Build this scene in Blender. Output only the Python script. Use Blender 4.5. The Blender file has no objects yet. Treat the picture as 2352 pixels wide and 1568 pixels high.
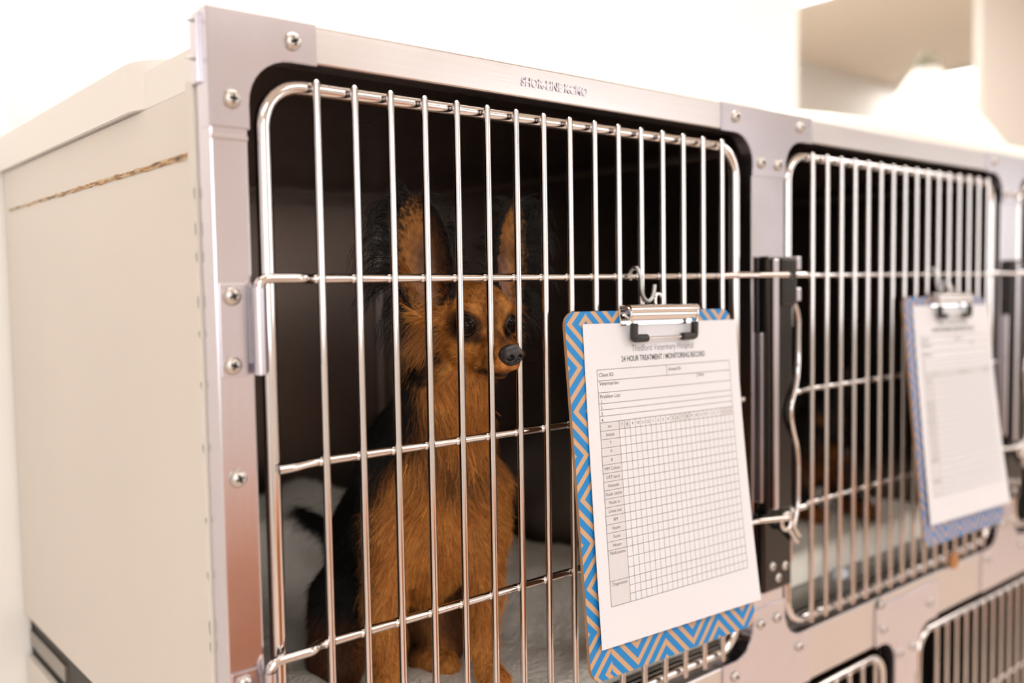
import bpy, bmesh, math
import numpy as np
from mathutils import Matrix, Vector

# ---------------------------------------------------------------- camera, world, exposure
scene = bpy.context.scene
col = scene.collection
CAMR = np.array([[0.76211282, -0.64725618, -0.01560421],
                 [-0.04998518, -0.03479163, -0.99814379],
                 [0.64551184, 0.76147816, -0.05886836]])
CAMC = np.array([-0.331422717, -0.606635400, -0.00768031090])
FPX = 2139.7405
cd = bpy.data.cameras.new('camera')
cd.sensor_width = 36.0
cd.lens = 36.0 * FPX / 2352.0
cd.clip_start = 0.02
cd.dof.use_dof = True
cd.dof.focus_distance = 0.775
cd.dof.aperture_fstop = 2.5
cam = bpy.data.objects.new('camera', cd)
col.objects.link(cam)
m = Matrix.Identity(4)
for i in range(3):
    m[i][0] = CAMR[0][i]; m[i][1] = -CAMR[1][i]; m[i][2] = -CAMR[2][i]; m[i][3] = CAMC[i]
cam.matrix_world = m
scene.camera = cam

world = bpy.data.worlds.new('world'); scene.world = world
world.use_nodes = True
world.node_tree.nodes['Background'].inputs[0].default_value = (1.0, 0.97, 0.93, 1)
world.node_tree.nodes['Background'].inputs[1].default_value = 0.6
scene.view_settings.view_transform = 'Standard'
scene.view_settings.look = 'None'
scene.view_settings.gamma = 1.0
scene.view_settings.use_curve_mapping = False
scene.view_settings.exposure = -0.45
scene.cycles.use_denoising = True
scene.cycles.sample_clamp_indirect = 6.0
scene.cycles.max_bounces = 7
scene.cycles.diffuse_bounces = 4
scene.cycles.glossy_bounces = 5
scene.cycles.transmission_bounces = 1
scene.cycles.use_adaptive_sampling = True
scene.cycles.adaptive_threshold = 0.05
scene.cycles.use_light_tree = False
scene.cycles_curves.shape = 'RIBBONS'
FILL = 4.4           # glow of the added fill panels behind the camera
LIGHT = 13.0        # strength of the ceiling light diffusers

rng = np.random.default_rng(7)

def at(u, v, depth):
    """a point of the place, from where it is seen and how far away it stands"""
    d = CAMR.T @ np.array([(u - 1176) / FPX, (v - 784) / FPX, 1.0])
    return CAMC + d * depth

# ---------------------------------------------------------------- materials
def newmat(name):
    mt = bpy.data.materials.new(name); mt.use_nodes = True
    nt = mt.node_tree
    return mt, nt, nt.nodes['Principled BSDF']

def plain(name, c, rough=0.5, metal=0.0, spec=0.5, bump=None, var=0.0, vscale=8.0, coat=0.0, aniso=0.0, sheen=0.0):
    mt, nt, b = newmat(name)
    b.inputs['Base Color'].default_value = (*c, 1)
    b.inputs['Roughness'].default_value = rough
    b.inputs['Metallic'].default_value = metal
    b.inputs['Specular IOR Level'].default_value = spec
    b.inputs['Coat Weight'].default_value = coat
    b.inputs['Sheen Weight'].default_value = sheen
    tc = nt.nodes.new('ShaderNodeTexCoord')
    if var > 0:
        n = nt.nodes.new('ShaderNodeTexNoise'); n.inputs['Scale'].default_value = vscale; n.inputs['Detail'].default_value = 6
        r = nt.nodes.new('ShaderNodeMapRange')
        r.inputs['To Min'].default_value = 1 - var; r.inputs['To Max'].default_value = 1 + var
        mx = nt.nodes.new('ShaderNodeMix'); mx.data_type = 'RGBA'; mx.blend_type = 'MULTIPLY'
        mx.inputs['Factor'].default_value = 1
        mx.inputs[6].default_value = (*c, 1)
        nt.links.new(tc.outputs['Object'], n.inputs['Vector'])
        nt.links.new(n.outputs['Fac'], r.inputs['Value'])
        nt.links.new(r.outputs['Result'], mx.inputs[7])
        nt.links.new(mx.outputs[2], b.inputs['Base Color'])
    if bump:
        scale, strength, dist = bump
        n = nt.nodes.new('ShaderNodeTexNoise'); n.inputs['Scale'].default_value = scale; n.inputs['Detail'].default_value = 4
        bp = nt.nodes.new('ShaderNodeBump'); bp.inputs['Strength'].default_value = strength; bp.inputs['Distance'].default_value = dist
        nt.links.new(tc.outputs['Object'], n.inputs['Vector'])
        nt.links.new(n.outputs['Fac'], bp.inputs['Height'])
        nt.links.new(bp.outputs['Normal'], b.inputs['Normal'])
    return mt

def brushed(name, c, rough, stretch, dr=0.08, var=0.06, metal=1.0):
    """brushed sheet metal: grain stretched along one axis in roughness, colour and relief"""
    mt, nt, b = newmat(name)
    b.inputs['Metallic'].default_value = metal
    tc = nt.nodes.new('ShaderNodeTexCoord')
    mp = nt.nodes.new('ShaderNodeMapping'); mp.inputs['Scale'].default_value = stretch
    n = nt.nodes.new('ShaderNodeTexNoise'); n.inputs['Scale'].default_value = 1.0; n.inputs['Detail'].default_value = 5
    n2 = nt.nodes.new('ShaderNodeTexNoise'); n2.inputs['Scale'].default_value = 9.0; n2.inputs['Detail'].default_value = 3
    nt.links.new(tc.outputs['Object'], mp.inputs['Vector']); nt.links.new(mp.outputs['Vector'], n.inputs['Vector'])
    nt.links.new(tc.outputs['Object'], n2.inputs['Vector'])
    r = nt.nodes.new('ShaderNodeMapRange'); r.inputs['To Min'].default_value = rough - dr; r.inputs['To Max'].default_value = rough + dr
    nt.links.new(n2.outputs['Fac'], r.inputs['Value']); nt.links.new(r.outputs['Result'], b.inputs['Roughness'])
    r2 = nt.nodes.new('ShaderNodeMapRange'); r2.inputs['To Min'].default_value = 1 - var; r2.inputs['To Max'].default_value = 1 + var
    nt.links.new(n.outputs['Fac'], r2.inputs['Value'])
    mx = nt.nodes.new('ShaderNodeMix'); mx.data_type = 'RGBA'; mx.blend_type = 'MULTIPLY'; mx.inputs['Factor'].default_value = 1
    mx.inputs[6].default_value = (*c, 1)
    nt.links.new(r2.outputs['Result'], mx.inputs[7]); nt.links.new(mx.outputs[2], b.inputs['Base Color'])
    bp = nt.nodes.new('ShaderNodeBump'); bp.inputs['Strength'].default_value = 0.06; bp.inputs['Distance'].default_value = 0.0005
    nt.links.new(n.outputs['Fac'], bp.inputs['Height']); nt.links.new(bp.outputs['Normal'], b.inputs['Normal'])
    return mt

def emit(name, c, s):
    mt, nt, b = newmat(name)
    b.inputs['Base Color'].default_value = (*c, 1)
    b.inputs['Emission Color'].default_value = (*c, 1)
    b.inputs['Emission Strength'].default_value = s
    return mt

M = {}
M['frame_h'] = brushed('brushed_steel_rail', (0.63, 0.60, 0.605), 0.30, (4, 300, 500))
M['frame_v'] = brushed('brushed_steel_stile', (0.64, 0.61, 0.66), 0.22, (500, 300, 4))
M['bracket'] = brushed('smooth_steel_bracket', (0.62, 0.595, 0.655), 0.24, (60, 60, 60), 0.05, 0.03)
M['chrome'] = plain('chromed_wire', (0.68, 0.65, 0.645), 0.09, 1.0)
M['screw'] = plain('screw_steel', (0.56, 0.53, 0.51), 0.32, 1.0)
M['recess'] = plain('shaded_driver_recess', (0.03, 0.027, 0.025), 0.6)  # shade inside the screw cross, put into the colour
M['zinc'] = plain('zinc_hook', (0.45, 0.46, 0.46), 0.35, 1.0)
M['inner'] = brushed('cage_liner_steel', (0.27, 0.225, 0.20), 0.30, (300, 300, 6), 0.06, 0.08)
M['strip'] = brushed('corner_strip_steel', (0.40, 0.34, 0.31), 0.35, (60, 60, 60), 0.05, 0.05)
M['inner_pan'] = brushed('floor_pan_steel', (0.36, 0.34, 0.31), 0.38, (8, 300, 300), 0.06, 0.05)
M['latch'] = plain('latch_dark_reflection', (0.05, 0.045, 0.042), 0.18, 0.9)  # stainless steel; its reflection of the dark room is put into the colour
M['panel'] = plain('cream_side_panel', (0.71, 0.665, 0.61), 0.42, 0.0, 0.45, var=0.05, vscale=5)
M['cap'] = plain('white_moulded_top', (0.84, 0.81, 0.78), 0.45)
M['dark'] = plain('dark_gap', (0.05, 0.048, 0.04), 0.6)
M['wall'] = plain('white_wall_paint', (0.88, 0.86, 0.83), 0.7, var=0.015, vscale=3)
M['beige_wall'] = plain('beige_wall_paint', (0.72, 0.66, 0.60), 0.7, var=0.02, vscale=3)
M['ceiling'] = plain('ceiling_paint', (0.86, 0.77, 0.65), 0.8, var=0.03, vscale=2)
M['towel'] = plain('white_bedding', (0.92, 0.89, 0.82), 0.9, bump=(400, 0.4, 0.002))
M['fleece'] = plain('fleece_bedding', (0.93, 0.89, 0.81), 0.95, bump=(190, 1.0, 0.006), var=0.10, vscale=60, sheen=0.3)
M['paper'] = plain('white_paper', (0.72, 0.725, 0.77), 0.6)
M['ink'] = plain('black_print', (0.10, 0.10, 0.105), 0.7)
M['ink_grey'] = plain('grey_print', (0.30, 0.30, 0.32), 0.7)
M['cellgrey'] = plain('grey_table_cells', (0.64, 0.63, 0.655), 0.6)
M['rubber'] = plain('black_rubber', (0.02, 0.02, 0.02), 0.45)
M['board_edge'] = plain('pressed_board', (0.42, 0.25, 0.14), 0.6, var=0.1, vscale=80)
M['eye'] = plain('dark_wet_eye', (0.010, 0.005, 0.003), 0.03, 0, 0.10)
M['lid'] = plain('dark_eyelid_skin', (0.018, 0.011, 0.009), 0.35)
M['nose'] = plain('dark_nose_skin', (0.013, 0.011, 0.012), 0.38, 0, 0.5, bump=(1100, 0.3, 0.0006))
M['light'] = emit('light_diffuser', (1.0, 0.97, 0.935), LIGHT)
M['front_fill'] = emit('fill_window_glow', (0.93, 0.96, 1.0), FILL)  # emission of the added panels, fills the cages from the front
M['brown_wood'] = plain('brown_wood', (0.56, 0.18, 0.045), 0.45, var=0.2, vscale=12)
M['light_frame'] = plain('light_frame', (0.8, 0.8, 0.8), 0.4)
M['cone'] = emit('white_cone_added_glow', (0.95, 0.92, 0.87), 0.25)  # weak emission added to lift the white cone, no known lamp
M['cone_tip'] = plain('olive_grey_tip', (0.30, 0.28, 0.20), 0.6)
M['orange'] = plain('orange_brown_tag', (0.40, 0.16, 0.03), 0.5)
M['bluewhite'] = plain('pale_blue_plastic', (0.70, 0.76, 0.85), 0.35)
M['stain'] = plain('green_stain', (0.16, 0.24, 0.18), 0.6)
M['skirting'] = plain('skirting_paint', (0.75, 0.72, 0.68), 0.5)

# wood floor: planks are far behind the camera, only colour and grain
mt, nt, b = newmat('vinyl_floor')
tc = nt.nodes.new('ShaderNodeTexCoord'); mp = nt.nodes.new('ShaderNodeMapping'); mp.inputs['Scale'].default_value = (2, 14, 1)
n = nt.nodes.new('ShaderNodeTexNoise'); n.inputs['Scale'].default_value = 3; n.inputs['Detail'].default_value = 6
cr = nt.nodes.new('ShaderNodeValToRGB')
cr.color_ramp.elements[0].color = (0.66, 0.53, 0.44, 1); cr.color_ramp.elements[1].color = (0.76, 0.63, 0.53, 1)
nt.links.new(tc.outputs['Object'], mp.inputs[0]); nt.links.new(mp.outputs[0], n.inputs['Vector'])
nt.links.new(n.outputs['Fac'], cr.inputs[0]); nt.links.new(cr.outputs[0], b.inputs['Base Color'])
b.inputs['Roughness'].default_value = 0.45
M['floor'] = mt

# weld line: golden brown heat tint
mt, nt, b = newmat('heat_tinted_weld')
tc = nt.nodes.new('ShaderNodeTexCoord'); mp = nt.nodes.new('ShaderNodeMapping'); mp.inputs['Scale'].default_value = (1, 45, 420)
n = nt.nodes.new('ShaderNodeTexNoise'); n.inputs['Scale'].default_value = 1; n.inputs['Detail'].default_value = 5
cr = nt.nodes.new('ShaderNodeValToRGB'); e = cr.color_ramp.elements
e[0].position = 0.34; e[0].color = (0.05, 0.035, 0.025, 1); e[1].position = 0.68; e[1].color = (0.62, 0.55, 0.45, 1)
k = e.new(0.45); k.color = (0.30, 0.15, 0.05, 1); k = e.new(0.54); k.color = (0.62, 0.38, 0.18, 1); k = e.new(0.61); k.color = (0.42, 0.42, 0.27, 1)
nt.links.new(tc.outputs['Object'], mp.inputs[0]); nt.links.new(mp.outputs[0], n.inputs['Vector'])
nt.links.new(n.outputs['Fac'], cr.inputs[0]); nt.links.new(cr.outputs[0], b.inputs['Base Color'])
b.inputs['Roughness'].default_value = 0.5
M['weld'] = mt

# chevron print of the clipboards, in board coordinates (x across, z up, metres)
def mathnode(nt, op, a, bv=None, c=None):
    n = nt.nodes.new('ShaderNodeMath'); n.operation = op
    for i, x in enumerate((a, bv, c)):
        if x is None: continue
        if isinstance(x, (int, float)): n.inputs[i].default_value = x
        else: nt.links.new(x, n.inputs[i])
    return n.outputs[0]
mt, nt, b = newmat('chevron_print')
tc = nt.nodes.new('ShaderNodeTexCoord'); sx = nt.nodes.new('ShaderNodeSeparateXYZ')
nt.links.new(tc.outputs['Object'], sx.inputs[0])
X, Z = sx.outputs[0], sx.outputs[2]
PER, HALF = 0.0145, 0.038
def zig(a, ph): return mathnode(nt, 'PINGPONG', mathnode(nt, 'ADD', a, ph), HALF)
v1 = mathnode(nt, 'ADD', Z, zig(X, 10.012))
v2 = mathnode(nt, 'ADD', X, zig(Z, 10.005))
sel = mathnode(nt, 'LESS_THAN', X, 0.026)
mixv = mathnode(nt, 'ADD', mathnode(nt, 'MULTIPLY', v2, sel), mathnode(nt, 'MULTIPLY', v1, mathnode(nt, 'SUBTRACT', 1.0, sel)))
fr = mathnode(nt, 'FRACT', mathnode(nt, 'DIVIDE', mathnode(nt, 'ADD', mixv, 5.0), PER))
st = mathnode(nt, 'LESS_THAN', fr, 0.58)
mx = nt.nodes.new('ShaderNodeMix'); mx.data_type = 'RGBA'
mx.inputs[6].default_value = (0.56, 0.34, 0.19, 1); mx.inputs[7].default_value = (0.004, 0.21, 0.55, 1)
nt.links.new(st, mx.inputs[0]); nt.links.new(mx.outputs[2], b.inputs['Base Color'])
b.inputs['Roughness'].default_value = 0.55
M['chevron'] = mt

# fur and skin: colour from the attribute each strand / vertex carries
def attrmat(name, rough, spec):
    mt, nt, b = newmat(name)
    a = nt.nodes.new('ShaderNodeAttribute'); a.attribute_name = 'coat'
    nt.links.new(a.outputs['Color'], b.inputs['Base Color'])
    b.inputs['Roughness'].default_value = rough; b.inputs['Specular IOR Level'].default_value = spec
    return mt
M['fur'] = attrmat('dog_fur', 0.42, 0.35)
M['skin'] = attrmat('dog_skin', 0.7, 0.2)

# ---------------------------------------------------------------- helpers
class MB:
    def __init__(s): s.v = []; s.f = []; s.smooth = []
    def add(s, vs, fs, smooth=False):
        o = len(s.v); s.v += [tuple(map(float, p)) for p in vs]
        for f in fs: s.f.append(tuple(i + o for i in f)); s.smooth.append(smooth)
        return s
    def box(s, x0, x1, y0, y1, z0, z1, bev=0.0, seg=2):
        bm = bmesh.new()
        vs = [bm.verts.new(p) for p in [(x0,y0,z0),(x1,y0,z0),(x1,y1,z0),(x0,y1,z0),(x0,y0,z1),(x1,y0,z1),(x1,y1,z1),(x0,y1,z1)]]
        for f in [(0,3,2,1),(4,5,6,7),(0,1,5,4),(1,2,6,5),(2,3,7,6),(3,0,4,7)]: bm.faces.new([vs[i] for i in f])
        if bev > 0: bmesh.ops.bevel(bm, geom=list(bm.edges), offset=bev, segments=seg, affect='EDGES', profile=0.5)
        bm.verts.index_update()
        s.add([v.co[:] for v in bm.verts], [[v.index for v in f.verts] for f in bm.faces]); bm.free(); return s
    def tube(s, pts, r, n=10, closed=False, caps=True):
        P = np.array(pts, float); N = len(P)
        rad = np.full(N, r) if np.isscalar(r) else np.array(r, float)
        T = np.zeros_like(P)
        for i in range(N):
            a = P[(i-1) % N] if (closed or i > 0) else P[i]
            c = P[(i+1) % N] if (closed or i < N-1) else P[i]
            t = c - a; T[i] = t / (np.linalg.norm(t) + 1e-12)
        ref = np.array([0, 1., 0]) if abs(T[0][1]) < 0.9 else np.array([1., 0, 0])
        nrm = np.cross(T[0], ref); nrm /= np.linalg.norm(nrm)
        vs = []
        for i in range(N):
            nrm = nrm - T[i] * (nrm @ T[i]); nrm /= np.linalg.norm(nrm)
            bn = np.cross(T[i], nrm)
            for k in range(n):
                a = 2 * math.pi * k / n
                vs.append(P[i] + rad[i] * (nrm * math.cos(a) + bn * math.sin(a)))
        fs = []
        for i in range(N if closed else N - 1):
            j = (i + 1) % N
            for k in range(n):
                k2 = (k + 1) % n
                fs.append((i*n+k, i*n+k2, j*n+k2, j*n+k))
        s.add(vs, fs, True)
        if caps and not closed:
            s.add(vs[:n], [tuple(range(n))[::-1]]); s.add(vs[-n:], [tuple(range(n))])
        return s
    def plate(s, poly, y0, y1):
        """a flat plate: outline in (x, z), from y0 (front) to y1"""
        n = len(poly); vs = [(p[0], y0, p[1]) for p in poly] + [(p[0], y1, p[1]) for p in poly]
        fs = [tuple(range(n)), tuple(range(2*n-1, n-1, -1))]
        for i in range(n): fs.append((i, i+n, (i+1) % n + n, (i+1) % n))
        return s.add(vs, fs)
    def grid(s, P, smooth=True):
        a, b_ = P.shape[:2]
        return s.add(P.reshape(-1, 3), [(i*b_+j, i*b_+j+1, (i+1)*b_+j+1, (i+1)*b_+j) for i in range(a-1) for j in range(b_-1)], smooth)
    def mesh(s, name, mat):
        me = bpy.data.meshes.new(name); me.from_pydata(s.v, [], s.f)
        me.polygons.foreach_set('use_smooth', s.smooth); me.materials.append(M[mat] if isinstance(mat, str) else mat)
        me.update(); return me
    def build(s, name, mat, parent=None):
        o = bpy.data.objects.new(name, s.mesh(name, mat)); col.objects.link(o)
        if parent: o.parent = parent
        return o

def fixn(o):
    bm = bmesh.new(); bm.from_mesh(o.data); bmesh.ops.recalc_face_normals(bm, faces=bm.faces); bm.to_mesh(o.data); bm.free(); return o
def tag(o, label, cat, group=None, kind=None):
    if label: o['label'] = label
    if cat: o['category'] = cat
    if group: o['group'] = group
    if kind: o['kind'] = kind
    return o
def struct(o, label=None):
    o['kind'] = 'structure'
    if label: o['label'] = label
    return o
def empty(name, loc=(0, 0, 0)):
    o = bpy.data.objects.new(name, None); col.objects.link(o); o.location = loc; o.empty_display_size = 0.05; return o
def copy_tree(o, parent=None):
    c = o.copy(); col.objects.link(c); c.parent = parent
    for ch in list(o.children): copy_tree(ch, c)
    return c
def arc(cx, cz, r, a0, a1, n=8):
    return [(cx + r*math.cos(math.radians(a0+(a1-a0)*i/n)), cz + r*math.sin(math.radians(a0+(a1-a0)*i/n))) for i in range(n+1)]
def fillet(pts, r, n=6):
    """round the inner corners of a 3D polyline"""
    P = [np.array(p, float) for p in pts]; out = [P[0]]
    for i in range(1, len(P)-1):
        a = P[i-1]-P[i]; c = P[i+1]-P[i]; la, lc = np.linalg.norm(a), np.linalg.norm(c)
        d = min(r, la*0.49, lc*0.49); A = P[i]+a/la*d; Cc = P[i]+c/lc*d
        for k in range(n+1):
            t = k/n; out.append((1-t)**2*A + 2*t*(1-t)*P[i] + t*t*Cc)
    out.append(P[-1]); return out

# ---------------------------------------------------------------- room
FLOOR, CEIL = -1.22, 1.32
WY = 0.84                      # wall behind the cages
WX = 1.93                      # where that wall ends
struct(MB().box(-3.2, 9.2, -3.7, 2.7, FLOOR-0.05, FLOOR).build('floor', 'floor'))
struct(MB().box(-3.2, 9.2, -3.7, 2.7, CEIL, CEIL+0.05).build('ceiling', 'ceiling'))
struct(MB().box(-3.2, WX, WY, WY+0.12, FLOOR, CEIL, 0.004).build('wall_back', 'wall'))
struct(MB().box(-3.2, 9.2, -3.8, -3.7, FLOOR, CEIL).build('wall_front', 'wall'))
struct(MB().box(-3.3, -3.2, -3.7, WY, FLOOR, CEIL).build('wall_left', 'wall'))
struct(MB().box(-3.2, -0.0685, 0.590, WY, FLOOR, CEIL, 0.003).build('wall_side', 'wall'))
struct(MB().box(WX-0.5, 9.2, 2.6, 2.7, FLOOR, CEIL).build('wall_far', 'wall'))
struct(MB().box(9.1, 9.2, -3.7, 2.6, FLOOR, CEIL).build('wall_right', 'wall'))
struct(MB().box(3.55, 6.2, 1.05, 1.08, FLOOR, CEIL, 0.006).build('wall_partition', 'beige_wall'))
for i, (x0, x1, y0, y1) in enumerate([(-3.2, 9.2, -3.70, -3.685)]):
    struct(MB().box(x0, x1, y0, y1, FLOOR, FLOOR+0.1, 0.003).build('baseboard_front', 'skirting'))

def ceiling_light(x, y, w, d, label):
    r = empty('ceiling_light', (x, y, CEIL))
    f = MB()
    t = 0.03
    f.box(-w/2-t, w/2+t, -d/2-t, -d/2, -0.03, 0, 0.004); f.box(-w/2-t, w/2+t, d/2, d/2+t, -0.03, 0, 0.004)
    f.box(-w/2-t, -w/2, -d/2, d/2, -0.03, 0, 0.004); f.box(w/2, w/2+t, -d/2, d/2, -0.03, 0, 0.004)
    f.build('light_frame', 'light_frame', r)
    MB().box(-w/2, w/2, -d/2, d/2, -0.02, -0.006).build('diffuser', 'light', r)
    tag(r, label, 'light', 'ceiling light panels'); return r
ceiling_light(-1.2, -1.9, 1.2, 0.6, 'ceiling light panel in front of the cages, left one')
ceiling_light(1.2, -1.9, 1.2, 0.6, 'ceiling light panel in front of the cages, middle one')
ceiling_light(3.9, -1.4, 1.2, 0.6, 'ceiling light panel in front of the cages, right one')
ceiling_light(2.95, 1.75, 1.3, 0.9, 'ceiling light panel added out of sight round the end of the white wall')  # hidden panel added to brighten the hall
ceiling_light(6.25, 2.15, 1.1, 0.6, 'bright ceiling light panel in the space beyond the white wall')
ceiling_light(0.3, 0.15, 1.6, 0.5, 'ceiling light panel added directly above the cages')  # unseen panel added to wash the back wall with light
ceiling_light(3.0, -0.1, 1.2, 0.6, 'small ceiling light panel added over the passage')  # unseen panel added to light the cone and the hall

def fill_window(i, x0, x1, z0, z1):
    """an added glowing panel on the wall behind the camera, for frontal fill"""
    f = MB(); t = 0.06; y0, y1 = -3.70, -3.66
    f.box(x0-t, x1+t, y0, y1, z0-t, z0, 0.004); f.box(x0-t, x1+t, y0, y1, z1, z1+t, 0.004)
    f.box(x0-t, x0, y0, y1, z0, z1, 0.004); f.box(x1, x1+t, y0, y1, z0, z1, 0.004)
    w = struct(f.build('fill_window_%d' % i, 'skirting'))
    n = 2
    for k in range(n):
        a, b_ = x0+(x1-x0)*k/n, x0+(x1-x0)*(k+1)/n
        MB().box(a+0.015, b_-0.015, -3.698, -3.688, z0, z1).build('pane', 'front_fill', w)
    return w
fill_window(1, -2.9, -0.1, -0.25, 1.05)
fill_window(2, 2.7, 4.7, -0.25, 1.05)
fill_window(3, 7.3, 8.9, -0.25, 1.05)

# low wooden cabinet across the room
lc = tag(empty('low_cabinet', (0.70, -2.02, FLOOR)), 'low brown wooden cabinet standing opposite the cages', 'cabinet')
MB().box(-0.9, 0.9, -0.25, 0.25, 0.05, 0.55, 0.004).build('body', 'brown_wood', lc)
MB().box(-0.86, 0.86, -0.2, 0.22, 0.0, 0.05).build('plinth', 'dark', lc)
for k in range(3):
    dr_ = MB().box(-0.88+k*0.59, -0.30+k*0.59, 0.25, 0.268, 0.07, 0.535, 0.003).build('cabinet_door', 'brown_wood', lc)
    MB().box(-0.60+k*0.59, -0.58+k*0.59, 0.268, 0.29, 0.30, 0.40, 0.003).build('handle', 'zinc', dr_)

# ---------------------------------------------------------------- front frame of the cage bank
PITCH = 0.639
OX0, OX1 = -0.051, 0.528       # first upper opening
OZ1, OZ0 = 0.153, -0.422
LZ1, LZ0 = -0.485, -1.05
TOPZ, LEFTX = 0.181, -0.078
ENDX = LEFTX + 0.027 + 3*PITCH - 0.06 + 0.03
RAD = 0.032
LM0, LM1 = 0.847, 0.910        # lower mullion

# domed head with a real cross-shaped recess
def screw_mesh2():
    R_, H_ = 0.0066, 0.0044; N = 46
    b_ = MB(); L = np.linspace(-1, 1, N)
    P = np.zeros((N, N, 3))
    for i, a in enumerate(L):
        for j, c in enumerate(L):
            # square to disc
            x = a*math.sqrt(1-c*c/2); z = c*math.sqrt(1-a*a/2); rr = min(1, math.hypot(x, z))
            h = H_*math.sqrt(max(0, 1-rr**2.4))
            X_, Z_ = x*R_, z*R_
            ca, sa = 0.94, 0.34
            xr, zr = X_*ca+Z_*sa, -X_*sa+Z_*ca
            if (abs(xr) < 0.00085 and abs(zr) < 0.0030) or (abs(zr) < 0.00085 and abs(xr) < 0.0030): h = min(h-0.0030, 0.0003)
            P[i, j] = (X_, -h, Z_)
    b_.grid(P)
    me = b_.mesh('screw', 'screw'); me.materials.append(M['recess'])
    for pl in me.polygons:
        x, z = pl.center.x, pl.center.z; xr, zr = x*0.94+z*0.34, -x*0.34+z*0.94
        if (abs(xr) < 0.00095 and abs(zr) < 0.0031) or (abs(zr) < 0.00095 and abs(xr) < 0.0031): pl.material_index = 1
    return me
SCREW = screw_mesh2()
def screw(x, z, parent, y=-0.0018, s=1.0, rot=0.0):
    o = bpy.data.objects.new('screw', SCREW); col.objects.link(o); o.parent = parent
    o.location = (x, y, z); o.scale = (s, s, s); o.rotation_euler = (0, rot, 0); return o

frame = tag(empty('cage_frame'), 'brushed steel front frame with rounded openings joining the bank of cages', 'frame')
D = 0.022
def rail(n, x0, x1, z0, z1, mat, y0=0.0):
    return MB().box(x0, x1, y0, D, z0, z1, 0.0016).build(n, mat, frame)
rail('stile', LEFTX, OX0, FLOOR+0.12, TOPZ-0.0005, 'frame_v')
rail('top_rail', OX0, ENDX, OZ1, TOPZ-0.0005, 'frame_h', 0.0003)
rail('middle_rail', OX0, ENDX, LZ1, OZ0, 'frame_h', 0.0003)
rail('bottom_rail', OX0, ENDX, LZ0-0.05, LZ0, 'frame_h', 0.0003)
for i in range(3): rail('mullion', OX1+i*PITCH, OX1+0.06+i*PITCH if i < 2 else ENDX, OZ0, OZ1, 'frame_v', 0.0001)
rail('mullion', LM0, LM1, LZ0, LZ1, 'frame_v', 0.0001)

def bracket(poly, screws, y0=-0.0016):
    mb = MB().plate(poly, y0, 0.0125)
    o = fixn(mb.build('corner_bracket', 'bracket', frame))
    bm = bmesh.new(); bm.from_mesh(o.data)
    ed = [e_ for e_ in bm.edges if all(v.co.y < -0.001 for v in e_.verts)]
    bmesh.ops.bevel(bm, geom=ed, offset=0.0008, segments=2, affect='EDGES'); bm.to_mesh(o.data); bm.free()
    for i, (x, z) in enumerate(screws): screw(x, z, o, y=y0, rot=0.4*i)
    return o
e0 = 0.0012
# top left corner
bracket([(LEFTX-0.0004, TOPZ), (0.003, TOPZ), (0.003, OZ1-e0)] + arc(OX0+e0+RAD, OZ1-e0-RAD, RAD, 90, 180) + [(OX0+e0, 0.102), (LEFTX-0.0004, 0.102)],
        [(-0.0163, 0.1661), (-0.0624, 0.1212)])
# bottom left corner of the first opening
bracket([(LEFTX-0.0004, -0.375), (OX0+e0, -0.375)] + arc(OX0+e0+RAD, OZ0+e0+RAD, RAD, 180, 270) + [(0.003, OZ0+e0), (0.003, LZ1), (LEFTX-0.0004, LZ1)],
        [(-0.0624, -0.39), (-0.0163, -0.4366)])
for i in range(2):
    dx = i*PITCH; a, c = OX1+dx, OX1+0.06+dx
    bracket([(a-0.0555, TOPZ), (c+0.055, TOPZ), (c+0.055, OZ1-e0)] + arc(c+e0+RAD, OZ1-e0-RAD, RAD, 90, 180) + [(c+e0, 0.108), (a-e0, 0.108)]
            + arc(a-e0-RAD, OZ1-e0-RAD, RAD, 0, 90) + [(a-0.0555, OZ1-e0)],
            [(a-0.0325, 0.1678), (c+0.0294, 0.1680), (a+0.0136, 0.1225), (a+0.0448, 0.1225)])
    bracket([(a-e0, -0.372), (c+e0, -0.372)] + arc(c+e0+RAD, OZ0+e0+RAD, RAD, 180, 270) + [(c+0.055, OZ0+e0), (c+0.055, LZ1), (a-0.0555, LZ1), (a-0.0555, OZ0+e0)]
            + arc(a-e0-RAD, OZ0+e0+RAD, RAD, 270, 360),
            [(a+0.0136, -0.3902), (a+0.0448, -0.3902), (c+0.0294, -0.4360), (a-0.0348, -0.4367)])
# lower mullion head
bracket([(0.795, OZ0-0.012), (0.967, OZ0-0.012), (0.967, LZ1-e0)] + arc(LM1+e0+RAD, LZ1-e0-RAD, RAD, 90, 180) + [(LM1+e0, -0.55), (LM0-e0, -0.55)]
        + arc(LM0-e0-RAD, LZ1-e0-RAD, RAD, 0, 90) + [(0.795, LZ1-e0)],
        [(0.8138, -0.4651), (0.8575, -0.5092), (0.8951, -0.5096), (0.9434, -0.4599)], -0.0022)
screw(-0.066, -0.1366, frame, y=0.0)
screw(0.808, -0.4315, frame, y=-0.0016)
# slip seam under the top left bracket
MB().box(LEFTX, OX0, -0.0006, 0.002, 0.094, 0.0975, 0.0005).build('seam_lip', 'frame_v', frame)
# screw tips behind the top left corner
for z in (0.1745, 0.149):
    s_ = MB(); s_.tube([(LEFTX+0.012, 0.016, z), (LEFTX-0.002, 0.016, z), (LEFTX-0.0085, 0.016, z-0.0006)], [0.0019, 0.0019, 0.0003], 8); s_.build('screw_tip', 'zinc', frame)
MB().box(LEFTX-0.003, LEFTX+0.004, 0.010, 0.022, 0.132, 0.1785, 0.0008).build('back_flange', 'frame_v', frame)

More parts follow.
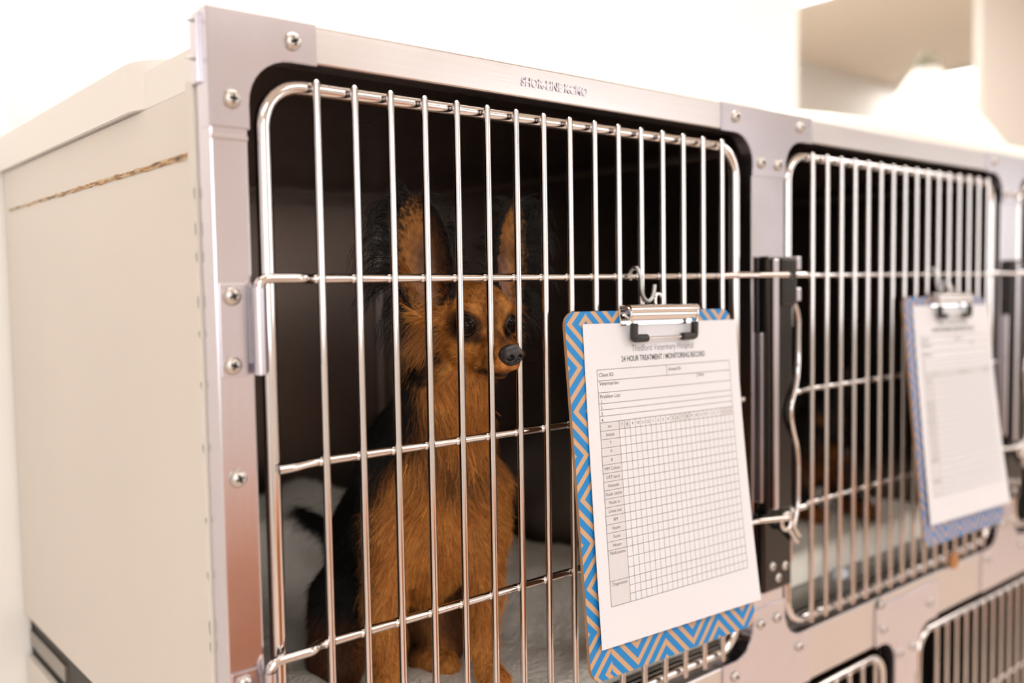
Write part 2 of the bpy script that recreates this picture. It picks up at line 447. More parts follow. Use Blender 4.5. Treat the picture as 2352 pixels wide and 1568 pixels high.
def text_mesh(body, size, extrude=0.0, align='LEFT', offset=0.0):
    c = bpy.data.curves.new('lettering', 'FONT'); c.body = body; c.size = size; c.extrude = extrude; c.align_x = align; c.offset = offset
    c.resolution_u = 3; c.fill_mode = 'FRONT' if extrude == 0 else 'BOTH'
    o = bpy.data.objects.new('lettering_tmp', c); col.objects.link(o)
    bpy.context.view_layer.update()
    me = bpy.data.meshes.new_from_object(o.evaluated_get(bpy.context.evaluated_depsgraph_get()))
    bpy.data.objects.remove(o); bpy.data.curves.remove(c); return me

# stamped maker's lettering on the top rail
lm = text_mesh('SHOR-LINE KCMO', 0.0105, 0.0007, 'LEFT', 0.00022)
xs = [v.co.x for v in lm.vertices]; sc_ = 0.0795/(max(xs)-min(xs))
for v in lm.vertices: v.co.x = (v.co.x-min(xs))*sc_
lm.materials.append(M['bracket'])
lo = bpy.data.objects.new('stamped_lettering', lm); col.objects.link(lo); lo.parent = frame
lo.location = (0.1976, 0.0001, 0.1632); lo.rotation_euler = (math.pi/2, 0, 0)

# hinges: plate, sleeve and two screws each
def hinge(dx, zt):
    p = MB(); p.box(LEFTX+0.0018+dx, -0.0568+dx, -0.0018, 0.0, zt-0.0665, zt-0.0025, 0.0007)
    h = p.build('hinge_plate', 'bracket', frame)
    s_ = MB()
    n = 10; ring = []
    for k in range(n+1):
        a = math.radians(200 + 250*k/n); ring.append((-0.0505+dx+0.0048*math.cos(a), -0.0072+0.0048*math.sin(a)))
    P = np.array([[(x, y, z) for (x, y) in ring] for z in (zt-0.006, zt-0.0655)])
    s_.grid(P)
    P2 = np.array([[(-0.0505+dx+(x+0.0505-dx)*0.8, -0.0072+(y+0.0072)*0.8, z) for (x, y) in ring] for z in (zt-0.006, zt-0.0655)])
    s_.grid(P2)
    s_.box(-0.0575+dx, -0.0505+dx, -0.0022, -0.0006, zt-0.0655, zt-0.006)
    s_.build('sleeve', 'bracket', h)
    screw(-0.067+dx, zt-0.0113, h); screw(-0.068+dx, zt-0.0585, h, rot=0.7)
    return h
ZA, ZB, ZC = 0.0, -0.133, -0.269
for dx in (0.0,):
    hinge(dx, ZA); hinge(dx, ZC)

# ---------------------------------------------------------------- latches on the mullions
def latch(dx):
    x0 = 0.5285+dx
    l = MB()
    # folded steel channel standing off the mullion, dark reflection in its colour
    l.box(x0+0.006, x0+0.0535, -0.016, -0.0002, -0.262, 0.021, 0.003)
    root = l.build('latch', 'latch', frame)
    b_ = MB(); b_.box(x0+0.012, x0+0.021, -0.0205, -0.016, -0.258, 0.018, 0.002)
    b_.build('latch_rib', 'frame_v', root)
    b_ = MB(); b_.box(x0+0.001, x0+0.0065, -0.011, -0.0002, -0.250, -0.062, 0.0015)
    b_.build('latch_strip', 'frame_v', root)
    # keepers that clasp the door rod
    for z in (0.014, -0.021):
        b_ = MB(); b_.box(x0+0.0595, x0+0.0680, -0.017, -0.006, z-0.008, z+0.007, 0.0012); b_.build('keeper_tab', 'frame_v', root)
    b_ = MB()
    b_.tube([(x0+0.043, -0.019, 0.0), (x0+0.052, -0.016, 0.008), (x0+0.062, -0.012, 0.013)], 0.0024, 8)
    b_.tube([(x0+0.043, -0.019, -0.002), (x0+0.052, -0.017, -0.010), (x0+0.062, -0.013, -0.019)], 0.0024, 8)
    b_.build('keeper_arm', 'chrome', root)
    b_ = MB(); b_.box(x0+0.026, x0+0.0535, -0.021, -0.016, -0.033, 0.019, 0.002); b_.build('keeper_plate', 'latch', root)
    # wavy spring handle
    w = [(x0+0.053, -0.017, -0.030), (x0+0.0625, -0.017, -0.046), (x0+0.0635, -0.016, -0.07), (x0+0.0635, -0.016, -0.098), (x0+0.056, -0.019, -0.12),
         (x0+0.0425, -0.021, -0.142), (x0+0.041, -0.021, -0.155), (x0+0.049, -0.019, -0.175), (x0+0.061, -0.016, -0.192), (x0+0.0635, -0.016, -0.21), (x0+0.0635, -0.016, -0.262), (x0+0.052, -0.018, -0.282)]
    b_ = MB(); b_.tube(fillet(w, 0.02, 5), 0.0030, 8); b_.build('handle_wire', 'chrome', root)
    # lower keeper, loop and bolts
    b_ = MB(); b_.tube([(x0+0.034+0.009*math.cos(t), -0.020, -0.274+0.009*math.sin(t)) for t in np.linspace(0, 2*math.pi, 17)[:-1]], 0.003, 8, closed=True); b_.build('loop', 'chrome', root)
    b_ = MB(); b_.tube([(x0+0.036, -0.02, -0.281), (x0+0.062, -0.016, -0.304)], 0.0026, 8); b_.tube([(x0+0.044, -0.02, -0.277), (x0+0.066, -0.016, -0.297)], 0.0026, 8); b_.build('keeper_arm', 'chrome', root)
    b_ = MB(); b_.box(x0+0.002, x0+0.056, -0.013, -0.0002, -0.352, -0.262, 0.003); b_.build('lower_plate', 'latch', root)
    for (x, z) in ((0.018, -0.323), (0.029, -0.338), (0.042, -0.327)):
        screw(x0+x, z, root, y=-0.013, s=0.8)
    return root
latch(0.0); latch(PITCH)

# ---------------------------------------------------------------- cages
def door(x0, x1, z0, z1, parent, rods, latch_rods=True, hinge_left=True):
    """tube frame; wires and cross rods are its sub-parts"""
    R_ = 0.030; tr = 0.0058; yt = 0.006
    pts = []
    for cx, cz, a0 in ((x1-R_, z1-R_, 90), (x1-R_, z0+R_, 0), (x0+R_, z0+R_, -90), (x0+R_, z1-R_, 180)):
        pts += [(p[0], yt, p[1]) for p in arc(cx, cz, R_, a0, a0-90, 8)]
    # subdivide the straight runs
    d = MB().tube(pts, tr, 14, closed=True).build('door', 'chrome', parent)
    s = 0.0313
    n = int(round((x1-x0-0.074)/s)) + 1
    off = x0 + 0.0373
    s2 = (x1 - 0.0355 - off) / (n-1)
    wr = 0.0030; yw = -0.0040
    wire = None
    for i in range(n):
        x = off + i*s2
        if wire is None:
            wb = MB().tube([(0, yw, z1+0.0035), (0, yw, z0-0.0035)], wr, 10)
            wb.tube([(0, yw, z1+0.0033), (0, yw, z1+0.0050)], [wr, wr*0.55], 10); wb.tube([(0, yw, z0-0.0050), (0, yw, z0-0.0033)], [wr*0.55, wr], 10)
            wire = wb.mesh('bar', 'chrome')
        o = bpy.data.objects.new('bar', wire); col.objects.link(o); o.parent = d; o.location = (x, 0, 0)
    yr = 0.0006; rr = 0.0035
    xw1 = off + (n-1)*s2
    for j, z in enumerate(rods):
        r_ = MB()
        if j in (0, 2) and hinge_left:
            left = fillet([(x0-0.0132, -0.0072, z-0.058), (x0-0.0132, -0.0072, z+0.0005), (x0+0.021, -0.0072, z+0.0005), (x0+0.029, yr, z), (xw1, yr, z)], 0.009, 6)
        else:
            left = fillet([(x0-0.0005, -0.0035, z-0.001), (x0+0.010, -0.0035, z-0.001), (x0+0.028, yr, z), (xw1, yr, z)], 0.008, 4)
        if j in (0, 2) and latch_rods:
            right = fillet([(xw1+0.004, yr, z), (x1-0.014, -0.0075, z+0.0006), (x1+0.02, -0.009, z+0.0006), (x1+0.055, -0.0245, z+0.0006)], 0.008, 4)
        else:
            right = fillet([(xw1+0.004, yr, z), (x1-0.014, -0.0035, z), (x1+0.001, -0.0035, z)], 0.006, 4)
        r_.tube(left + right, rr, 12)
        # weld beads where the wires cross
        for i in range(n):
            x = off + i*s2
            r_.tube([(x-0.0042, yr-0.0004, z), (x-0.003, yr-0.0008, z), (x+0.003, yr-0.0008, z), (x+0.0042, yr-0.0004, z)], [0.0031, 0.0040, 0.0040, 0.0031], 8)
        r_.build('cross_rod', 'chrome', d)
    return d

CAGE_D = 0.776
def cage(label, x0, x1, z0, z1, group='steel cages in the bank'):
    c = tag(empty('animal_cage', ((x0+x1)/2, 0.3, z0)), label, 'cage', group)
    o = np.array(c.location)
    def pnl(n, mat, *a):
        p = MB().box(*a).build(n, mat, c); p.location = (-o[0], -o[1], -o[2]); return p
    t = 0.003
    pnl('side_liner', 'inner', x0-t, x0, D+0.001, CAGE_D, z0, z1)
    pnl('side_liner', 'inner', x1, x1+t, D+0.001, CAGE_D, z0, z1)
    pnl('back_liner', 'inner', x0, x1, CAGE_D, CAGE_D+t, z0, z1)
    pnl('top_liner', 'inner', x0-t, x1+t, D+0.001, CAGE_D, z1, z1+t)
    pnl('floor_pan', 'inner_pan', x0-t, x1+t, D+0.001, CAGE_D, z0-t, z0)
    k_ = 0.009
    pnl('corner_strip', 'strip', x1-k_, x1-0.0002, CAGE_D-k_, CAGE_D-0.0002, z0+0.001, z1-0.012, 0.003)
    pnl('corner_strip', 'strip', x0, x1-k_, CAGE_D-k_, CAGE_D-0.0002, z1-0.022, z1-0.013, 0.003)
    pnl('corner_strip', 'strip', x1-k_, x1-0.0002, D+0.02, CAGE_D-k_, z1-0.022, z1-0.013, 0.003)
    # front lip of the pan
    lp = MB(); lp.add([(x0, D+0.001, z0), (x1, D+0.001, z0), (x1, D+0.001, z0-0.02), (x0, D+0.001, z0-0.02)], [(0, 1, 2, 3)])
    lo_ = lp.build('pan_lip', 'inner_pan', c); lo_.location = (-o[0], -o[1], -o[2])
    return c
def door_on(c, *a, **k):
    d = door(*a, c, **k); d.location = -Vector(c.location); return d

PAN = -0.408
c1 = cage('steel cage with the sitting tan dog at the left end of the upper row', OX0-0.012, 0.5415, PAN, 0.1555)
d1 = door_on(c1, -0.0373, 0.504, -0.4075, 0.1362, rods=[ZA, ZB, ZC])
c2 = cage('second upper steel cage with the dark dog lying on white bedding', 0.5755, 0.5415+PITCH, PAN, 0.1555)
d2 = copy_tree(d1, c2); d2.location = Vector((PITCH, 0, 0)) - Vector(c2.location)
c3 = cage('third upper steel cage, cut off by the right edge of the picture', 0.5755+PITCH, 0.5415+2*PITCH, PAN, 0.1555)
d3 = copy_tree(d1, c3); d3.location = Vector((2*PITCH, 0, 0)) - Vector(c3.location)
c4 = cage('wide lower steel cage beneath the sitting dog', OX0-0.012, 0.860, LZ0, LZ1+0.006)
door_on(c4, OX0+0.014, LM0-0.022, LZ0+0.015, LZ1-0.018, rods=[LZ1-0.155, LZ1-0.29, LZ1-0.43], latch_rods=False, hinge_left=False)
c5 = cage('wide lower steel cage at the bottom right corner of the picture', 0.897, 1.80, LZ0, LZ1+0.006)
door_on(c5, LM1+0.014, 1.80, LZ0+0.015, LZ1-0.018, rods=[LZ1-0.155, LZ1-0.29, LZ1-0.43], latch_rods=False, hinge_left=False)

# outer skin of the first cage: cream panel with a weld seam, white top
def child_of(c, o):
    o.parent = c; o.location = -Vector(c.location); return o
PX = LEFTX
child_of(c1, MB().box(PX, PX+0.008, 0.0235, 0.5855, -0.381, 0.131, 0.0012).build('side_panel', 'panel'))
child_of(c1, MB().box(PX-0.0022, PX+0.006, 0.0225, 0.034, -0.381, 0.136, 0.0008).build('panel_flange', 'panel'))
ys = np.linspace(0.036, 0.565, 60)
w_ = 0.0024*(1-0.55*(ys/0.565)) ; jit = rng.normal(0, 0.0004, (60, 2))
wp = np.array([[(PX-0.0006, y, 0.0868+w_[i]+jit[i, 0]), (PX-0.0012, y, 0.0868), (PX-0.0006, y, 0.0868-w_[i]+jit[i, 1])] for i, y in enumerate(ys)])
child_of(c1, fixn(MB().grid(wp).build('weld_seam', 'weld')))
st_ = MB()
for z in (0.055, 0.03, 0.012, -0.02, -0.04, -0.075, -0.12, -0.17, -0.21, -0.25, -0.262):
    h = rng.uniform(0.003, 0.012); st_.add([(PX-0.0024, 0.0228, z), (PX-0.0024, 0.0242, z+h*0.2), (PX-0.0024, 0.0246, z+h*0.8), (PX-0.0024, 0.0228, z+h)], [(0, 1, 2, 3)])
so = child_of(c1, st_.build('paint_stain', 'stain')); so['kind'] = 'stuff'
cp = MB()
ol = [(0.56, 0.585), (-0.0835, 0.585)] + [(-0.0835+0.05+0.05*math.cos(a), 0.095+0.05+0.05*math.sin(a)) for a in np.linspace(math.pi, 1.5*math.pi, 18)] + [(0.56, 0.095)]
def loft(mb, rings):
    n = len(rings[0])
    vs = [p for r in rings for p in r]
    fs = [(i*n+k, i*n+(k+1) % n, (i+1)*n+(k+1) % n, (i+1)*n+k) for i in range(len(rings)-1) for k in range(n)]
    fs += [tuple(range(n))[::-1], tuple((len(rings)-1)*n+k for k in range(n))]
    return mb.add(vs, fs)
def inset(o_, d): 
    c_ = np.mean(o_, axis=0); return [(x + np.sign(c_[0]-x)*d, y + np.sign(c_[1]-y)*d) for x, y in o_]
loft(cp, [[(x, y, 0.1592) for x, y in ol], [(x, y, 0.168) for x, y in ol], [(x, y, 0.1705) for x, y in inset(ol, 0.0015)], [(x, y, 0.1720) for x, y in inset(ol, 0.005)]])
sk = [(-0.0835, 0.585)] + [p for p in ol[2:-1] if p[0] < -0.0655]
for (xa, ya), (xb, yb) in zip(sk[:-1], sk[1:]):
    cp.add([(xa, ya, 0.1315), (xb, yb, 0.1315), (xb, yb, 0.1592), (xa, ya, 0.1592), (xa+0.004, ya+0.002, 0.1315), (xb+0.004, yb+0.002, 0.1315), (xb+0.004, yb+0.002, 0.1592), (xa+0.004, ya+0.002, 0.1592)], [(0, 1, 2, 3), (7, 6, 5, 4), (0, 4, 5, 1), (0, 3, 7, 4), (1, 5, 6, 2)])
cp.box(-0.0775, -0.0665, 0.0235, 0.585, 0.1312, 0.1590)
child_of(c1, fixn(cp.build('top_cap', 'cap')))
# gap under the panel and the lower cage's panel
child_of(c4, MB().box(PX, PX+0.008, 0.0235, 0.5855, LZ0-0.03, -0.432, 0.0012).build('side_panel', 'panel'))
child_of(c1, MB().box(PX+0.009, PX+0.014, 0.0235, 0.58, -0.431, -0.375).build('spacer_channel', 'dark'))
g = MB(); g.box(PX+0.0055, PX+0.009, 0.44, 0.585, -0.420, -0.402); child_of(c1, g.build('spacer_lip', 'inner_pan'))
child_of(c4, MB().box(PX+0.01, ENDX, 0.03, 0.72, FLOOR, LZ0-0.03).build('plinth', 'dark'))

# ---------------------------------------------------------------- clipboards
BO = np.array([0.22380958, -0.02167147, -0.03028967])
BR = np.array([[0.99972743, 0.01639083, 0.01662573], [-0.01808774, 0.99402308, 0.10766127], [-0.0147617, -0.10793264, 0.99404861]])
BM = Matrix([[*BR[i], BO[i]] for i in range(3)] + [[0, 0, 0, 1]])
BW, BH = 0.229, 0.3195

def board_parts():
    root = empty('clipboard')
    r = 0.013
    ol = arc(BW-r, -r, r, 90, 0, 6) + arc(BW-r, -BH+r, r, 0, -90, 6) + arc(r, -BH+r, r, -90, -180, 6) + arc(r, -r, r, 180, 90, 6)
    fr = MB(); fr.add([(p[0], -0.0001, p[1]) for p in ol], [tuple(range(len(ol)))])
    core = MB().plate(ol, 0.0, 0.0032)
    fixn(core.build('board', 'board_edge', root))
    fr.build('printed_face', 'chevron', root)
    cl = MB()   # chromed clip: pressed bar, base plate
    cl.box(0.0665, 0.1665, -0.0022, 0.0, -0.014, 0.0015, 0.0008)
    # curved lever
    n = 9; prof = [(-0.0022 - 0.0105*math.sin(t), 0.0035 - 0.0125*(1-math.cos(t))*0.62) for t in np.linspace(0, math.pi*0.72, n)]
    P = np.array([[(x, y, z) for (y, z) in prof] for x in (0.0705, 0.163)]); cl.grid(P)
    P2 = P.copy(); P2[:, :, 1] += 0.0012; cl.grid(P2)
    for x in (0.0705, 0.163):
        cl.tube([(x, y, z) for (y, z) in prof], 0.0013, 6)
    clip = cl.build('clip', 'chrome', root)
    tb = MB(); tb.tube([(0.0705, -0.0095, 0.0005), (0.165, -0.0095, 0.0005)], 0.0042, 12); tb.build('clip_bar', 'chrome', clip)
    wr = MB()
    wr.tube(fillet([(0.066, -0.007, -0.004), (0.0745, -0.0105, -0.010), (0.0765, -0.0075, -0.0265), (0.161, -0.0075, -0.0262), (0.164, -0.0105, -0.009), (0.1695, -0.007, -0.004)], 0.004, 4), 0.0014, 8)
    wr.build('clip_wire', 'chrome', clip)
    for sx_, xa, xb in ((1, 0.0765, 0.094), (-1, 0.161, 0.1435)):
        rb = MB(); rb.tube(fillet([(xa, -0.0095, -0.0125), (xa, -0.0078, -0.0262), (xb, -0.0075, -0.0262)], 0.002, 3), 0.0037, 8); rb.build('rubber_foot', 'rubber', clip)
    # hanging eyelet on the clip
    ey = MB(); ey.tube([(0.1155+0.0052*math.cos(t), -0.0065, 0.0075+0.0075*math.sin(t)) for t in np.linspace(0, 2*math.pi, 17)[:-1]], 0.0016, 8, closed=True); ey.build('eyelet', 'chrome', clip)
    return root

# the form: paper surface in board coordinates
PW, PL = 0.215, 0.281
def paper_pt(a, b, lift=0.0):
    q = b/PL
    x = 0.0200 + a - 0.0088*q
    off = 0.0012 + 0.0030*q*q + 0.0075*(a/PW)*q*q + 0.0016*math.sin(math.pi*q)*math.sin(math.pi*a/PW)
    return (x, -off - lift, -0.0113 - b)

def build_form():
    n1, n2 = 13, 19
    P = np.array([[paper_pt(PW*i/(n1-1), PL*j/(n2-1)) for j in range(n2)] for i in range(n1)])
    pb = MB(); pb.grid(P); P2 = P.copy(); P2[:, :, 1] += 0.00025; pb.grid(P2[:, ::-1])
    sheet = pb.build('treatment_form', 'paper')
    ink = MB(); grey = MB(); cell = MB()
    eps = 0.00022
    def hline(mb, b, a0, a1, w=0.00042, n=14):
        P = np.array([[paper_pt(a0+(a1-a0)*i/n, b+s*w/2, eps) for i in range(n+1)] for s in (-1, 1)]); mb.grid(P)
    def vline(mb, a, b0, b1, w=0.0004, n=10):
        P = np.array([[paper_pt(a+s*w/2, b0+(b1-b0)*i/n, eps) for i in range(n+1)] for s in (-1, 1)]); mb.grid(P)
    def rect(mb, a0, a1, b0, b1, n=8):
        P = np.array([[paper_pt(a0+(a1-a0)*i/2, b0+(b1-b0)*j/n, eps*0.5) for j in range(n+1)] for i in range(3)]); mb.grid(P)
    def text(mb, s, a, b, size, align='LEFT', width=None, offset=0.0):
        me = text_mesh(s, size, 0.0, align, offset)
        vs = [v.co.copy() for v in me.vertices]
        if not vs: return
        k = 1.0
        if width:
            xs = [v.x for v in vs]; k = width/(max(xs)-min(xs))
        mb.add([paper_pt(a+v.x*k, b-v.y, eps) for v in vs], [tuple(p.vertices) for p in me.polygons]); bpy.data.meshes.remove(me)
    TL, TR = 0.0140, 0.2000
    text(grey, 'Thedford Veterinary Hospital', 0.103, 0.0262, 0.0086, 'CENTER', 0.0865)
    text(ink, '24 HOUR TREATMENT / MONITORING RECORD', 0.104, 0.0350, 0.0072, 'CENTER', 0.1170, 0.00008)
    rows = [0.0410, 0.0507, 0.0612, 0.0710, 0.0765, 0.0820, 0.0876]
    # header table
    for b in rows: hline(ink, b, TL, TR)
    vline(ink, 0.1050, 0.0410, 0.0507); vline(ink, 0.1480, 0.0507, 0.0560); 
    text(ink, 'Client ID:', TL+0.0018, 0.0472, 0.0048); text(ink, 'Animal ID:', 0.1070, 0.0464, 0.0044)
    text(ink, 'Veterinarian:', TL+0.0018, 0.0548, 0.0048); text(ink, 'Date:', 0.1500, 0.0540, 0.0042)
    text(ink, 'Problem List:', TL+0.0018, 0.0663, 0.0048)
    for i, b in enumerate((0.0704, 0.0758, 0.0813, 0.0868)): text(ink, '%d.' % (i+1), TL+0.0020, b, 0.0044)
    # grid
    g0, g1 = 0.0876, 0.2470
    c0 = 0.0372
    names = ['am', 'Initials', 'T', 'P', 'R', 'MM Colour', 'CRT (sec)', 'Attitude', 'Fluids mls/hr', 'Fluids in', 'Urine out', 'BM', 'Vomit', 'Food', 'Water']
    med, diag = 0.1985+0.0005, 0.2255
    hh = (med-g0)/len(names)
    rect(cell, TL, c0, g0, g1, 16); rect(cell, c0, TR, g0, g0+hh, 3)
    for i, s in enumerate(names):
        hline(ink, g0+i*hh, TL, TR, 0.00036)
        text(ink, s, (TL+c0)/2, g0+i*hh+hh*0.66, 0.0040, 'CENTER')
    hline(ink, med, TL, TR, 0.00036); hline(ink, diag, TL, TR, 0.00036); hline(ink, g1, TL, TR)
    for b in (med+0.009, med+0.018, diag+0.0072, diag+0.0144): hline(ink, b, c0, TR, 0.00032)
    text(ink, 'Medications', (TL+c0)/2, med+0.0040, 0.0039, 'CENTER'); text(ink, 'Diagnostics', (TL+c0)/2, diag+0.0042, 0.0039, 'CENTER')
    vline(ink, TL, 0.0410, g1); vline(ink, TR, 0.0410, g1); vline(ink, c0, g0, g1)
    hrs = [7, 8, 9, 10, 11, 12] + list(range(1, 13)) + list(range(1, 7))
    cw = (TR-c0)/24
    for i, h_ in enumerate(hrs):
        if i: vline(ink, c0+i*cw, g0, g1, 0.00030, 14)
        text(ink, str(h_), c0+(i+0.5)*cw, g0+hh*0.68, 0.0040, 'CENTER')
    cell.build('grey_cells', 'cellgrey', sheet)
    ink.build('printed_text', 'ink', sheet); grey.build('printed_heading', 'ink_grey', sheet)
    return sheet

cb = board_parts(); form = build_form()
cb.matrix_world = BM; form.matrix_world = BM
tag(cb, 'blue and tan chevron clipboard hanging on the door of the sitting dog', 'clipboard', 'clipboards on the cage doors')
tag(form, 'white treatment record sheet on the nearer, sharper clipboard', 'paper', 'forms on the clipboards')

def hook_mesh():
    h = MB()
    top = [(0.0+0.0055*math.cos(t), 0, 0.0+0.0055*math.sin(t)) for t in np.linspace(math.radians(-60), math.radians(200), 12)]
    # an S bent in the x-z plane: over the rod (in y) at the top, cradle below
    p = [(-0.0015, 0.0045, -0.006), (-0.0015, 0.0055, 0.001), (-0.0013, 0.001, 0.0062), (-0.001, -0.0055, 0.005), (0.0008, -0.0078, -0.006), (0.0005, -0.0078, -0.015), (0.003, -0.0078, -0.023),
         (0.010, -0.0078, -0.0275), (0.0175, -0.0078, -0.022), (0.0195, -0.0078, -0.0105)]
    h.tube(fillet(p, 0.01, 5), 0.0021, 10)
    return h.mesh('s_hook', 'zinc')
HK = hook_mesh()
hk = bpy.data.objects.new('s_hook', HK); col.objects.link(hk); hk.location = (0.3335, -0.0045, 0.0025)
tag(hk, 'grey metal hook over the rod holding the nearer clipboard', 'hook', 'clipboard hooks')
DX2 = 0.597
cb2 = copy_tree(cb); form2 = copy_tree(form)
T2 = Matrix.Translation((DX2, 0, 0.001))
cb2.matrix_world = T2 @ BM; form2.matrix_world = T2 @ BM
tag(cb2, 'blurred blue and tan chevron clipboard hanging on the second cage door', 'clipboard')
tag(form2, 'white record sheet on the farther, blurred clipboard', 'paper')
hk2 = hk.copy(); col.objects.link(hk2); hk2.location.x += DX2
tag(hk2, 'grey metal hook over the rod holding the farther clipboard', 'hook')

# ---------------------------------------------------------------- bedding
def smooth_noise(nx, ny, cells, seed):
    r = np.random.default_rng(seed); g = r.normal(0, 1, (cells+3, cells+3))
    x = np.linspace(0, cells, nx); y = np.linspace(0, cells, ny); xi = np.floor(x).astype(int).clip(0, cells-1); yi = np.floor(y).astype(int).clip(0, cells-1)
    fx = (x-xi)[:, None]; fy = (y-yi)[None]; fx = fx*fx*(3-2*fx); fy = fy*fy*(3-2*fy)
    a = g[np.ix_(xi, yi)]; b_ = g[np.ix_(xi+1, yi)]; c_ = g[np.ix_(xi, yi+1)]; d_ = g[np.ix_(xi+1, yi+1)]
    return a*(1-fx)*(1-fy)+b_*fx*(1-fy)+c_*(1-fx)*fy+d_*fx*fy
def blanket(name, x0, x1, y0, y1, zf, zb, height, mat, label, cat, seed, amp=0.006):
    nx, ny = 90, 80
    X_, Y_ = np.meshgrid(np.linspace(x0, x1, nx), np.linspace(y0, y1, ny), indexing='ij')
    h = height(X_, Y_) + amp*smooth_noise(nx, ny, 9, seed) + amp*0.35*smooth_noise(nx, ny, 26, seed+1) + 0.0011*np.random.default_rng(seed).normal(0, 1, (nx, ny))
    e = np.minimum.reduce([np.linspace(0, 1, nx)[:, None]+0*Y_, np.linspace(1, 0, nx)[:, None]+0*Y_, np.linspace(0, 1, ny)[None]+0*X_, np.linspace(1, 0, ny)[None]+0*X_])
    edge = np.clip(e/0.035, 0, 1); edge = np.sqrt(1-(1-edge)**2)
    Z_ = zb + 0.001 + np.maximum((h-zb)*edge, 0.0)
    mb = MB(); mb.grid(np.stack([X_, Y_, Z_], -1))
    n = nx*ny
    mb.add([(x0, y0, zb), (x1, y0, zb), (x1, y1, zb), (x0, y1, zb)], [(3, 2, 1, 0)])
    return tag(fixn(mb.build(name, mat)), label, cat)
def ss(a, b_, x): 
    t = np.clip((x-a)/(b_-a), 0, 1); return t*t*(3-2*t)
def h1(X_, Y_):
    z = -0.388 + 0.0*X_
    z = z + 0.030*ss(0.26, 0.42, X_) * ss(0.06, 0.25, Y_)              # rises to the right behind the dog
    z = z + 0.070*ss(0.38, 0.52, Y_)*(1-ss(0.30, 0.46, X_))            # heaped against the back
    z = z + 0.012*np.sin(Y_*36+X_*9)*ss(0.36, 0.46, Y_)
    return z
blanket('fleece_blanket', OX0-0.005, 0.532, 0.030, 0.765, 0, PAN, h1, 'fleece', 'cream fleece blanket heaped under and behind the sitting dog', 'blanket', 3, 0.0035)
def h2(X_, Y_): return -0.372 + 0.012*ss(0.1, 0.4, Y_) + 0*X_
blanket('dog_bed', 0.590, 1.150, 0.075, 0.60, 0, PAN, h2, 'towel', 'thick white pad under the dark dog in the second cage', 'bedding', 5, 0.003)

def rounded_slab(name, x0, x1, y0, y1, z0, z1, ex, mat, label, cat):
    """soft folded bedding: superellipsoid"""
    nu, nv = 48, 24; P = np.zeros((nu+1, nv+1, 3))
    sp = lambda v, e_: np.sign(v)*abs(v)**e_
    for i in range(nu+1):
        for j in range(nv+1):
            a = 2*math.pi*i/nu; b_ = -math.pi/2+math.pi*j/nv
            P[i, j] = ((x0+x1)/2+(x1-x0)/2*sp(math.cos(b_), ex)*sp(math.cos(a), 0.4), (y0+y1)/2+(y1-y0)/2*sp(math.cos(b_), ex)*sp(math.sin(a), 0.4), (z0+z1)/2+(z1-z0)/2*sp(math.sin(b_), 0.75))
    return tag(fixn(MB().grid(P).build(name, mat)), label, cat)
rounded_slab('folded_bedding', 0.610, 1.95, 0.036, 0.62, 0.1588, 0.2265, 0.30, 'towel', 'white folded bedding lying on top of the second cage', 'bedding')

# pale plastic bit and an orange-brown tag by the second door
pc = MB(); pc.tube([(0.775, 0.045, PAN+0.009), (0.783, 0.045, PAN+0.012), (0.797, 0.046, PAN+0.0105), (0.803, 0.046, PAN+0.0088)], [0.004, 0.0095, 0.009, 0.004], 12)
tag(pc.build('plastic_cap', 'bluewhite'), 'pale blue plastic cap on the pan of the second cage', 'cap')
tg = MB(); tg.plate(arc(1.0115, -0.4125, 0.013, 0, 360, 18)[:-1], -0.0062, -0.0030)
tagobj = fixn(tg.build('hanging_tag', 'orange')); tag(tagobj, 'small round orange-brown tag below the second cage door', 'tag')

# white cone behind the cages, brightened by an added glow
cn = empty('white_cone', (2.85, 0.93, FLOOR))
b_ = MB(); n = 40
prof = [(0.40, 1.42), (0.27, 1.61), (0.12, 1.82), (0.05, 1.92), (0.03, 1.935)]
vs = [(r*math.cos(2*math.pi*k/n), r*math.sin(2*math.pi*k/n), z) for r, z in prof for k in range(n)]
b_.add(vs, [(i*n+k, i*n+(k+1) % n, (i+1)*n+(k+1) % n, (i+1)*n+k) for i in range(len(prof)-1) for k in range(n)], True)
b_.build('cone_body', 'cone', cn)
b_ = MB(); b_.tube([(0, 0, 1.925), (0, 0, 1.955), (0, 0, 1.985)], [0.035, 0.045, 0.02], 16); b_.build('finial', 'cone_tip', cn)
b_ = MB(); b_.tube([(0, 0, 0.02), (0, 0, 1.93)], 0.014, 12); b_.build('pole', 'light_frame', cn)
b_ = MB(); b_.tube([(0, 0, 0.0), (0, 0, 0.02), (0, 0, 0.03)], [0.17, 0.17, 0.12], 24); b_.build('base', 'light_frame', cn)
tag(cn, 'blurred white cone with a grey tip and an added glow beyond the second cage', 'lamp')

